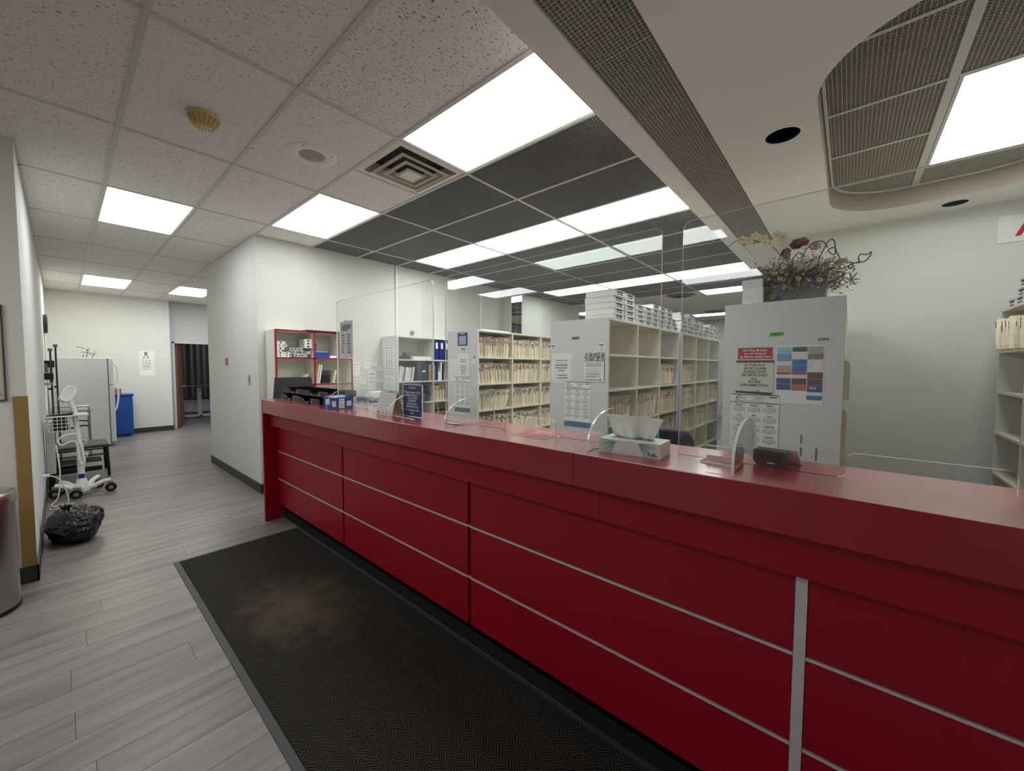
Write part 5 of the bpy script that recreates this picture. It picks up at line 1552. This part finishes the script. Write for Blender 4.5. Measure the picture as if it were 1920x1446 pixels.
# office chair behind the counter
t = thing('office_chair', 'dark navy office chair tucked behind the counter beside the tissue box', 'chair', (-0.885, 2.32, 0), R(4))
NVY = mat('navy_fabric', s255(34, 38, 52), 0.8, var=0.08, vscale=60, bump=0.2, bscale=400)
MB().prism([(-0.23, 0.66), (-0.21, 0.64), (0.21, 0.64), (0.23, 0.66), (0.235, 1.08), (0.20, 1.135), (-0.20, 1.135), (-0.235, 1.08)], 'y', -0.03, 0.03).build('backrest', NVY, t, bevel=0.015)
MB().box(-0.24, 0.24, 0.04, 0.5, 0.46, 0.53).build('seat', NVY, t, bevel=0.02)
MB().box(-0.03, 0.03, 0.0, 0.08, 0.48, 0.7).build('back_bracket', BLACK, t)
MB().cyl((0, 0.26, 0.1), (0, 0.26, 0.46), 0.03, n=12).build('gas_column', BLACK, t, smooth=True)
for k in range(5):
    a = 2 * math.pi * k / 5
    e = (0.28 * math.cos(a), 0.26 + 0.28 * math.sin(a), 0.075)
    MB().tube([(0, 0.26, 0.12), e], [0.025, 0.015], 8).build('leg', BLACK, t, smooth=True)
    MB().cyl((e[0] - 0.02, e[1], 0.03), (e[0] + 0.02, e[1], 0.03), 0.03, n=14).build('caster', BLACK, t, smooth=True)

# far desk with monitor and filing cabinet seen between the racks
t = thing('filing_cabinet', 'white drawer cabinet under the far red desk', 'cabinet', (-1.42, 6.55, 0))
MB().box(0, 0.75, 0, 0.5, 0.05, 0.88).build('body', LAM_W, t, bevel=0.003)
box('plinth', (0, 0.75, 0.01, 0.5, 0, 0.0495), BLACK_M, t)
for k in range(3):
    d_ = box('drawer', (0.01, 0.74, -0.016, -0.0005, 0.07 + 0.27 * k, 0.33 + 0.27 * k), LAM_W, t, bevel=0.002)
    MB().tube([(0.30, -0.016, 0.23 + 0.27 * k), (0.31, -0.035, 0.23 + 0.27 * k), (0.44, -0.035, 0.23 + 0.27 * k), (0.45, -0.016, 0.23 + 0.27 * k)], 0.005, 6).build('handle', CHROME, d_)
tag(box('far_desk_top', (-1.44, -0.6, 6.52, 7.2, 0.8805, 0.91), RED_TOP, bevel=0.002), 'red desk top over the far white drawer cabinet', 'desk')
t = thing('monitor', 'computer monitor with a pale blue glowing screen on the far red desk', 'monitor', (-1.20, 6.85, 0.9105), R(8))
MB().box(-0.26, 0.26, 0.0, 0.04, 0.10, 0.42).build('housing', BLACK, t, bevel=0.004)
box('screen', (-0.245, 0.245, -0.002, 0.0, 0.12, 0.405), SCREENBLUE, t)
MB().box(-0.03, 0.03, 0.0, 0.03, 0.01, 0.1).box(-0.12, 0.12, -0.07, 0.1, 0, 0.01).build('stand', BLACK, t)

# ================================================================== CORRIDOR
# stainless bin against the stub wall
t = thing('waste_bin', 'round stainless steel waste bin beside the framed poster', 'bin', (-3.91, -0.40, 0))
MB().lathe([(0.0, 0.0), (0.186, 0.0), (0.19, 0.02), (0.19, 0.66)], 48).build('body', STEEL, t, smooth=True)
MB().lathe([(0.19, 0.66), (0.197, 0.665), (0.197, 0.715), (0.188, 0.73), (0.12, 0.745), (0.0, 0.75)], 48).build('lid', STEEL, t, smooth=True)
MB().lathe([(0.191, 0.0), (0.194, 0.004), (0.194, 0.02), (0.191, 0.024)], 48).build('base_ring', BLACK, t, smooth=True)
# framed poster on the stub wall
t = thing('picture_frame', 'thin dark framed poster on the stub wall above the bin', 'picture', (-4.2495, -0.41, 1.27))
MB().box(0, 0.004, -0.165, 0.165, 0.0, 0.62).build('poster', mat('poster_paper', s255(206, 202, 186), 0.6, var=0.04), t)
f = MB().box(0, 0.014, -0.172, -0.163, -0.008, 0.628).box(0, 0.014, 0.163, 0.172, -0.008, 0.628).box(0, 0.014, -0.163, 0.163, -0.008, 0.001).box(0, 0.014, -0.163, 0.163, 0.619, 0.628)
f.build('frame', mat('dark_frame', s255(70, 66, 60), 0.5, var=0.05), t)
MB().box(0.004, 0.0046, 0.05, 0.15, 0.03, 0.036).box(0.004, 0.0046, 0.06, 0.15, 0.05, 0.054).build('printed_lines', INK, t)

# black rubbish bag
def bag():
    bm = bmesh.new()
    bmesh.ops.create_icosphere(bm, subdivisions=5, radius=1.0)
    for v in bm.verts:
        p = v.co.copy()
        n1 = noise.fractal(p * 1.3 + Vector((3, 1, 7)), 1.0, 2.0, 3)
        rdg = 1 - abs(noise.noise(p * 3.1 + Vector((1, 5, 2)))) * 2
        rdg2 = 1 - abs(noise.noise(Vector((p.x * 6, p.y * 9, p.z * 4)) + Vector((4, 2, 9)))) * 2
        v1 = noise.voronoi(p * 1.5 + Vector((2, 5, 1)))[0]
        v2 = noise.voronoi(p * 3.6 + Vector((7, 2, 4)))[0]
        s_ = 1 + 0.10 * n1 - 0.14 * v1[0] + 0.07 * rdg - 0.05 * v2[0] + 0.03 * rdg2
        q = p * s_
        # pinched corner towards the corridor, pulled-up neck at the wall side
        if p.y > 0.2:
            k = (p.y - 0.2) / 0.8
            q.z += 0.42 * k * k; q.x *= 1 - 0.45 * k
        if p.z > 0.5 and p.y < 0.1:
            q.z += 0.12 * (p.z - 0.5) * (1 + math.sin(p.x * 9))
        q = Vector((q.x * 0.24, q.y * 0.175, q.z * 0.165 + 0.12))
        q.z = max(q.z, 0.002 + 0.004 * rdg2 * 0)
        v.co = q
    me = bpy.data.meshes.new('rubbish_bag')
    bm.to_mesh(me); bm.free()
    me.polygons.foreach_set('use_smooth', [True] * len(me.polygons))
    m = mat('black_polythene', s255(7, 7, 8), 0.14, spec=0.6, var=0.1, vscale=10)
    t_ = NT(m)
    w1 = t_.noise(t_.coords((1, 1.9, 1.2)), 20, 2, 0.5)
    w1 = t_.math('ABSOLUTE', t_.math('SUBTRACT', w1, 0.5))
    t_.bump(w1, 1.0, 0.03)
    me.materials.append(m)
    return me
o = put('rubbish_bag', bag(), None, (-5.02, 0.045, 0.0), (0, 0, R(12)))
tag(o, 'crumpled black plastic rubbish bag on the corridor floor', 'rubbish bag')
nk = MB()
for k in range(7):
    a = k * 0.9
    nk.add([(0, 0, 0), (0.02 * math.cos(a), 0.02 * math.sin(a), 0.05), (0.045 * math.cos(a + 0.3), 0.045 * math.sin(a + 0.3), 0.075), (0.03 * math.cos(a + 0.7), 0.03 * math.sin(a + 0.7), 0.04)], [(0, 1, 2, 3)])
nk.build('tied_neck', MATS['black_polythene'], o, (0.02, -0.06, 0.25))

# wheeled vital-signs stand
t = thing('vitals_stand', 'white wheeled medical monitor stand with basket beside the corridor wall', 'stand', (-6.68, 0.118, 0))
MB().cyl((0, 0, 0.10), (0.0, 0.0, 0.60), 0.03, n=20).cyl((0, 0, 0.58), (0.0, -0.03, 0.95), 0.023, n=20).build('column', WHITE, t, smooth=True)
MB().lathe([(0.0, 0.05), (0.07, 0.05), (0.07, 0.075), (0.05, 0.15), (0.036, 0.19), (0.0, 0.19)], 24).build('hub', WHITE, t, smooth=True)
for k, (dx, dy) in enumerate([(0.05, 0.23), (0.16, -0.05), (-0.03, -0.205), (-0.24, 0.14), (-0.2, -0.16)]):
    L = math.hypot(dx, dy)
    pts = spline([(0, 0, 0.085), (dx * 0.35, dy * 0.35, 0.085), (dx * 0.7, dy * 0.7, 0.125), (dx, dy, 0.14)], 5)
    MB().tube(pts, [0.034 - 0.012 * i / (len(pts) - 1) for i in range(len(pts))], 10).build('leg', WHITE, t, smooth=True)
    c = MB().cyl((dx - 0.016, dy, 0.05), (dx + 0.016, dy, 0.05), 0.05, n=22)
    o = c.build('caster', BLACK, t, smooth=True)
    MB().cyl((dx - 0.02, dy, 0.05), (dx + 0.02, dy, 0.05), 0.022, n=14).build('wheel_hub', STEEL, o, smooth=True)
    MB().box(dx - 0.024, dx + 0.024, dy - 0.022, dy + 0.022, 0.101, 0.13).build('caster_fork', STEEL, t)
MB().box(0.03, 0.033, -0.025, 0.025, 0.20, 0.25).build('label', NAVY, t)
MB().prism([(-0.06, -0.07), (0.09, -0.06), (0.105, 0.0), (0.09, 0.07), (-0.06, 0.06)], 'z', 0.925, 0.95).build('tray', WHITE, t, (0, 0.01, 0), (0, 0, 0), bevel=0.01)
MB().cyl((-0.0, -0.02, 0.94), (0.01, -0.06, 1.10), 0.02, 0.024, n=14).build('neck', WHITE, t, smooth=True)
hd = MB()
prof = [(math.copysign(abs(math.cos(2 * math.pi * i / 28)) ** 0.7, math.cos(2 * math.pi * i / 28)) * 0.045, math.copysign(abs(math.sin(2 * math.pi * i / 28)) ** 0.75, math.sin(2 * math.pi * i / 28)) * 0.085) for i in range(28)]
hd.prism(prof, 'x', -0.07, 0.02)
o = hd.build('monitor_head', mat('white_grey_plastic', s255(206, 206, 208), 0.4, var=0.02), t, (0.02, -0.075, 1.175), (R(-28), R(-14), R(14)), bevel=0.006)
MB().tube([(0.022, y, z) for y, z in prof], 0.009, 8, closed=True).build('rim', WHITE, o, smooth=True)
# wire basket
bk_ = MB()
def rect(z, x0, x1, y0, y1):
    return [(x0, y0, z), (x1, y0, z), (x1, y1, z), (x0, y1, z)]
for z, g_ in ((0.93, 0.0), (0.89, 0.006), (0.85, 0.012), (0.81, 0.018), (0.765, 0.03)):
    bk_.tube(rect(z, -0.09 + g_, 0.10 - g_, -0.245 + g_, -0.05 - g_), 0.008 if z == 0.93 else 0.0028, 6, closed=True)
for k in range(6):
    y = -0.225 + 0.032 * k
    bk_.tube([(0.10, y, 0.93), (0.07, y, 0.765), (-0.06, y, 0.765), (-0.09, y, 0.93)], 0.0028, 5)
for k in range(5):
    x = -0.06 + 0.033 * k
    bk_.tube([(x, -0.245, 0.93), (x, -0.215, 0.765), (x, -0.08, 0.765), (x, -0.05, 0.93)], 0.0028, 5)
bk_.build('wire_basket', WHITE, t, smooth=True)
MB().box(-0.05, 0.06, -0.20, -0.085, 0.772, 0.93).build('basket_content', BLACK, t, bevel=0.01)
MB().obox((0.0, -0.14, 0.945), (0.16, 0.2, 0.008), rx=0.1).build('basket_lid', BLACK_M, t, bevel=0.002)
MB().tube(spline([(0.035, -0.02, 0.72), (0.06, -0.10, 0.72), (0.07, -0.16, 0.67), (0.07, -0.14, 0.61), (0.06, -0.06, 0.64), (0.05, -0.02, 0.60), (0.05, -0.01, 0.42), (0.055, 0.01, 0.37), (0.055, 0.03, 0.42), (0.035, 0.0, 0.62)], 6), 0.009, 8).build('hose', WHITE, t, smooth=True)
MB().tube(spline([(0.02, 0.02, 0.64), (0.05, 0.045, 0.64), (0.05, 0.05, 0.61), (0.02, 0.03, 0.60)], 6), 0.006, 6).build('hook', WHITE, t, smooth=True)
MB().tube(spline([(0.02, 0.02, 0.48), (0.05, 0.045, 0.48), (0.05, 0.05, 0.45), (0.02, 0.03, 0.44)], 6), 0.006, 6).build('hook', WHITE, t, smooth=True)
t = thing('monitor_cabinet', 'narrow white cabinet standing against the wall behind the stand basket', 'cabinet', (-7.15, -0.142, 0))
MB().box(-0.12, 0.12, 0.0, 0.07, 0.22, 0.84).build('body', mat('cabinet_white', s255(214, 212, 208), 0.5, var=0.02), t, bevel=0.006)
for x in (-0.1, 0.08):
    box('leg', (x, x + 0.025, 0.01, 0.055, 0, 0.2195), BLACK, t)
# power cord on the floor
o = MB().tube(spline([(-6.27, -0.14, 0.35), (-6.23, -0.10, 0.35), (-6.20, -0.04, 0.30), (-6.20, 0.005, 0.13), (-6.19, 0.0, 0.03), (-6.16, -0.06, 0.008), (-6.20, -0.12, 0.008), (-6.30, -0.08, 0.012), (-6.30, 0.03, 0.009), (-6.24, 0.04, 0.018), (-6.18, -0.05, 0.02), (-6.28, -0.11, 0.03), (-6.34, -0.06, 0.10), (-6.42, -0.04, 0.35), (-6.6, -0.06, 0.62)], 8), 0.0055, 7).build('power_cord', mat('white_cord', s255(222, 216, 204), 0.5, var=0.03), None, smooth=True)
tag(o, 'white power cord looping over the floor to the medical stand', 'cord')
MB().cyl((-6.27, -0.155, 0.35), (-6.27, -0.11, 0.35), 0.018, n=14).build('plug', WHITE, o, smooth=True)
# step stool with black frame
t = thing('step_stool', 'low black framed two-step stool in the corridor behind the stand', 'stool', (-7.95, 0.0, 0))
TOP = mat('stool_tread', s255(62, 64, 64), 0.6, var=0.1, vscale=20)
MB().box(-0.22, 0.35, -0.13, 0.40, 0.40, 0.435).build('tread', TOP, t, bevel=0.008)
MB().box(0.0, 0.28, -0.10, 0.33, 0.20, 0.225).build('tread', TOP, t, bevel=0.006)
MB().box(0.25, 0.285, -0.10, 0.33, 0.08, 0.14).build('tread', BLACK, t, bevel=0.004)
for (x, y) in ((0.33, 0.38), (0.33, -0.11), (-0.2, 0.38), (-0.2, -0.11)):
    MB().tube([(x, y, 0.40), (x + (0.03 if x > 0 else -0.03), y + 0.01, 0.0)], 0.016, 8).build('leg', BLACK, t, smooth=True)
for x in (0.32, -0.21):
    MB().tube([(x, -0.10, 0.30), (x, 0.37, 0.30)], 0.012, 8).build('brace', BLACK, t, smooth=True)
# physician scale rods
t = thing('physician_scale', 'black upright physician scale with two rods and sliding weights', 'scale', (-8.55, -0.02, 0))
MB().box(-0.16, 0.16, -0.12, 0.14, 0, 0.07).build('platform', BLACK, t, bevel=0.01)
for (x, y, z) in ((0.0, -0.065, 1.72), (0.02, -0.015, 1.78)):
    MB().cyl((x, y, 0.07), (x, y, z), 0.010, n=10).build('height_rod', DKGREY, t, smooth=True)
    MB().box(x - 0.02, x + 0.02, y - 0.022, y + 0.022, z - 0.02, z + 0.015).build('rod_cap', GREY, t)
MB().box(-0.06, 0.06, -0.13, -0.045, 1.295, 1.39).build('beam_box', BLACK, t, bevel=0.008)
MB().box(-0.02, 0.03, -0.10, -0.055, 1.15, 1.18).build('slider', BLACK, t)
MB().box(-0.01, 0.04, -0.045, -0.005, 1.18, 1.205).build('slider', BLACK, t)
MB().box(-0.02, 0.02, -0.125, -0.095, 1.40, 1.52).build('indicator', GREY, t)
MB().box(-0.03, 0.03, -0.13, -0.06, 1.22, 1.25).build('chrome_clamp', STEEL, t, bevel=0.004)
t = thing('steel_cart', 'small steel trolley with instruments beside the refrigerator', 'trolley', (-9.25, 0.10, 0))
for z in (0.78, 0.30):
    MB().box(-0.2, 0.2, -0.22, 0.20, z, z + 0.02).build('shelf', STEEL, t, bevel=0.003)
for x in (-0.19, 0.17):
    for y in (-0.21, 0.165):
        box('leg', (x, x + 0.022, y, y + 0.022, 0.0, 0.84), STEEL, t)
MB().tube([(0.19, -0.2, 0.86), (0.19, 0.18, 0.86)], 0.012, 8).tube([(0.19, -0.2, 0.82), (0.19, 0.18, 0.82)], 0.006, 8).build('rail', STEEL, t, smooth=True)
MB().tube(spline([(0.1, -0.1, 0.56), (0.12, 0.0, 0.52), (0.12, 0.1, 0.55), (0.1, 0.18, 0.53)], 5), 0.012, 8).tube([(0.15, 0.02, 0.64), (0.15, 0.17, 0.62)], 0.01, 8).build('cuff_hose', BLACK, t, smooth=True)

# refrigerator
t = thing('refrigerator', 'white top-freezer refrigerator at the end of the corridor', 'refrigerator', (-10.30, -0.10, 0))
FRW = mat('fridge_enamel', s255(226, 228, 230), 0.4, var=0.01, bump=0.15, bscale=600)
MB().box(-0.72, 0, 0.0, 0.665, 0.035, 1.635).build('body', FRW, t, bevel=0.006)
MB().box(-0.72, -0.01, 0.03, 0.60, 0.0, 0.0345).build('kick_plate', BLACK, t)
d1 = MB().box(-0.722, 0.003, 0.678, 0.745, 0.08, 1.13).build('door', FRW, t, bevel=0.012)
d2 = MB().box(-0.722, 0.003, 0.678, 0.745, 1.14, 1.64).build('freezer_door', FRW, t, bevel=0.012)
MB().box(-0.715, -0.003, 0.665, 0.678, 0.08, 1.63).build('gasket', GREY, t)
MB().tube(spline([(-0.06, 0.745, 1.56), (-0.06, 0.78, 1.50), (-0.06, 0.80, 1.32), (-0.06, 0.78, 1.18), (-0.06, 0.745, 1.15)], 6), 0.014, 8).build('handle', WHITE, d2, smooth=True)
MB().tube(spline([(-0.06, 0.745, 1.11), (-0.06, 0.79, 1.08), (-0.06, 0.795, 0.9), (-0.06, 0.77, 0.72), (-0.06, 0.745, 0.66)], 6), 0.014, 8).build('handle', WHITE, d1, smooth=True)
t = thing('twig_ornament', 'spiky dark twig ornament standing on the refrigerator', 'ornament', (-10.55, 0.32, 1.643))
b = MB()
for p0, p1 in [((-0.03, 0, 0.0), (0.0, 0.03, 0.17)), ((0.0, 0.07, 0.0), (0.02, 0.12, 0.12)), ((0, -0.06, 0.10), (0, 0.09, 0.085)), ((0, 0.03, 0.07), (0, 0.14, 0.05)), ((0, -0.12, 0.20), (0, 0.02, 0.14)), ((0, 0.0, 0.12), (0, 0.05, 0.16)), ((0, -0.05, 0.0), (0, -0.02, 0.06))]:
    b.tube([p0, p1], [0.006, 0.003], 6)
b.build('twig', mat('dark_twig', s255(62, 56, 50), 0.7, var=0.1), t)

# blue cabinet with things on it
t = thing('base_cabinet', 'bright blue base cabinet beside the refrigerator', 'cabinet', (-11.45, 0.30, 0))
MB().box(-0.43, 0, 0.0, 0.68, 0.07, 0.86).build('body', mat('blue_laminate', s255(22, 72, 148), 0.4, var=0.04), t, bevel=0.002)
box('plinth', (-0.43, -0.03, 0.0, 0.65, 0.0, 0.0695), mat('blue_plinth', s255(18, 60, 128), 0.5, var=0.04), t)
box('top_panel', (-0.435, 0.012, -0.01, 0.70, 0.8605, 0.895), mat('blue_top', s255(20, 62, 132), 0.35, var=0.04), t, bevel=0.003)
tag(MB().box(-0.12, 0.12, -0.12, 0.12, 0, 0.12).build('brown_carton', BROWN, None, (-11.6, 0.70, 0.8955), bevel=0.002), 'brown cardboard carton on the blue cabinet', 'box')
tag(MB().prism([(-0.06, 0), (0.06, 0), (0.07, 0.07), (-0.03, 0.09)], 'x', -0.06, 0.06).build('black_pouch', BLACK, None, (-11.6, 0.66, 1.016), bevel=0.006), 'small black pouch on top of the brown carton', 'pouch')

# eye chart
t = thing('eye_chart', 'white letter eye chart hanging on the corridor end wall', 'eye chart', (-11.8995, 1.275, 1.27))
MB().box(0, 0.003, -0.135, 0.135, 0, 0.555).build('sheet', mat('chart_paper', s255(236, 236, 224), 0.7, var=0.02), t)
RX90 = (R(90), 0, R(90))
for s_, z, k in [('E', 0.485, 0.115), ('F  P', 0.40, 0.062), ('T  O  Z', 0.335, 0.045), ('L  P  E  D', 0.29, 0.032), ('P  E  C  F  D', 0.257, 0.028), ('E D F C Z P', 0.226, 0.022), ('F E L O P Z D', 0.186, 0.019), ('D E F P O T E C', 0.156, 0.017)]:
    letters(t, s_, k, INK, (0.0042, -0.01, z), RX90)
MB().box(0.003, 0.0038, -0.085, 0.07, 0.203, 0.209).build('printed_line', mat('chart_green', s255(70, 120, 90), 0.7, var=0.05), t)
MB().box(0.003, 0.0038, -0.07, 0.06, 0.135, 0.141).build('printed_line', INK_R, t)
for k in range(10):
    letters(t, str(k + 1), 0.022, INK, (0.0042, 0.112, 0.48 - 0.042 * k), RX90)
    letters(t, str(20 + 10 * (9 - k)), 0.013, INK_G, (0.0042, -0.112, 0.48 - 0.042 * k), RX90)

# small things on the corridor walls
t = thing('wall_notice', 'tiny dark red notice on the corridor wall near the switch', 'notice', (-6.475, 1.4995, 1.505))
MB().box(-0.06, 0.06, -0.002, 0, 0, 0.10).build('plate', mat('maroon_print', s255(128, 36, 46), 0.6, var=0.05), t)
bars(t, [(-0.03, 0.03, 0.085, 0.010), (-0.035, 0.035, 0.065, 0.006), (-0.06, 0.06, 0.05, 0.004), (-0.035, 0.035, 0.032, 0.008), (-0.03, 0.03, 0.014, 0.006)], mat('pink_print', s255(214, 150, 156), 0.7, var=0.05), y=-0.0026)
t = thing('light_switch', 'beige light switch on the corridor wall near the counter', 'switch', (-5.51, 1.4995, 1.275))
MB().box(-0.036, 0.036, -0.007, 0, 0, 0.115).build('plate', mat('beige_switch', s255(176, 168, 128), 0.5, var=0.03), t, bevel=0.003)
MB().box(-0.006, 0.006, -0.016, -0.007, 0.048, 0.068).build('toggle', mat('beige_toggle', s255(150, 142, 104), 0.5, var=0.03), t)
t = thing('wall_clock', 'round grey wall clock on the corridor side wall', 'clock', (-9.9, -0.1545, 2.17))
MB().lathe([(0.0, 0.0), (0.15, 0.0), (0.155, 0.015), (0.15, 0.04), (0.135, 0.045)], 36, axis='y').build('case', DKGREY, t, smooth=True)
MB().lathe([(0.0, 0.036), (0.136, 0.036)], 36, axis='y').build('face', WHITE, t)
MB().box(-0.004, 0.004, 0.038, 0.041, 0.0, 0.09).box(0.0, 0.065, 0.038, 0.041, -0.004, 0.004).build('hand', BLACK, t)
o = box('trim_5', (-9.92, -9.88, -0.155, -0.143, 1.0, 2.02), OFFW); struct(o)
t = thing('wall_dispenser', 'small white dispenser on the corridor side wall below the clock', 'dispenser', (-9.2, -0.1545, 1.30))
MB().box(-0.06, 0.06, 0.0, 0.09, 0.0, 0.16).build('body', WHITE, t, bevel=0.01)
MB().box(-0.06, 0.06, 0.0, 0.10, 0.165, 0.27).build('cap', BLACK, t, bevel=0.008)
MB().box(-0.02, 0.02, 0.04, 0.08, -0.06, -0.0005).build('nozzle', GREY, t)

# inside the dark room
CURT = mat('grey_curtain', s255(128, 126, 130), 0.85, var=0.08, vscale=20)
b = MB()
NN = 150
for i in range(NN + 1):
    y = 1.3 + 2.3 * i / NN
    x = -15.12 + 0.045 * math.sin(i * 0.62) + 0.02 * math.sin(i * 0.23)
    b.v += [(x, y, 0.52), (x, y, 2.7), (x - 0.004, y, 2.7), (x - 0.004, y, 0.52)]
for i in range(NN):
    for k in range(4):
        l = (k + 1) % 4
        b.f.append((i * 4 + k, i * 4 + 4 + k, i * 4 + 4 + l, i * 4 + l)); b.m.append(0)
o = b.build('curtain', CURT, None, smooth=True)
tag(o, 'grey pleated curtain hanging in the dark room beyond the door', 'curtain')
MB().tube([(-15.12, 1.25, 2.71), (-15.12, 3.65, 2.71)], 0.014, 8).build('curtain_rail', CHROME, o)
t = thing('radiator', 'white convector radiator below the curtain in the dark room', 'radiator', (-15.28, 2.4, 0))
MB().box(0, 0.10, -1.1, 1.1, 0.08, 0.46).build('casing', WHITE, t, bevel=0.006)
for k in range(12):
    box('fin', (0.1005, 0.106, -1.0 + 0.17 * k, -0.9 + 0.17 * k, 0.13, 0.40), LAM_G, t)
for y in (-0.9, 0.9):
    box('foot', (0.02, 0.08, y - 0.03, y + 0.03, 0, 0.0795), GREY, t)
t = thing('overbed_table', 'white height adjustable overbed table in the dark room', 'table', (-14.3, 2.62, 0))
MB().box(-0.20, 0.20, -0.42, 0.42, 0.90, 0.93).build('table_top', GREY, t, bevel=0.006)
MB().box(-0.03, 0.03, -0.05, 0.05, 0.08, 0.8995).build('column', WHITE, t, bevel=0.004)
MB().box(-0.18, 0.18, -0.04, 0.04, 0.04, 0.0795).box(-0.18, -0.13, -0.36, 0.36, 0.04, 0.0795).box(0.13, 0.18, -0.36, 0.36, 0.04, 0.0795).build('base', WHITE, t, bevel=0.004)
for x in (-0.155, 0.155):
    for y in (-0.33, 0.33):
        MB().cyl((x - 0.01, y, 0.02), (x + 0.01, y, 0.02), 0.02, n=12).build('caster', BLACK, t, smooth=True)
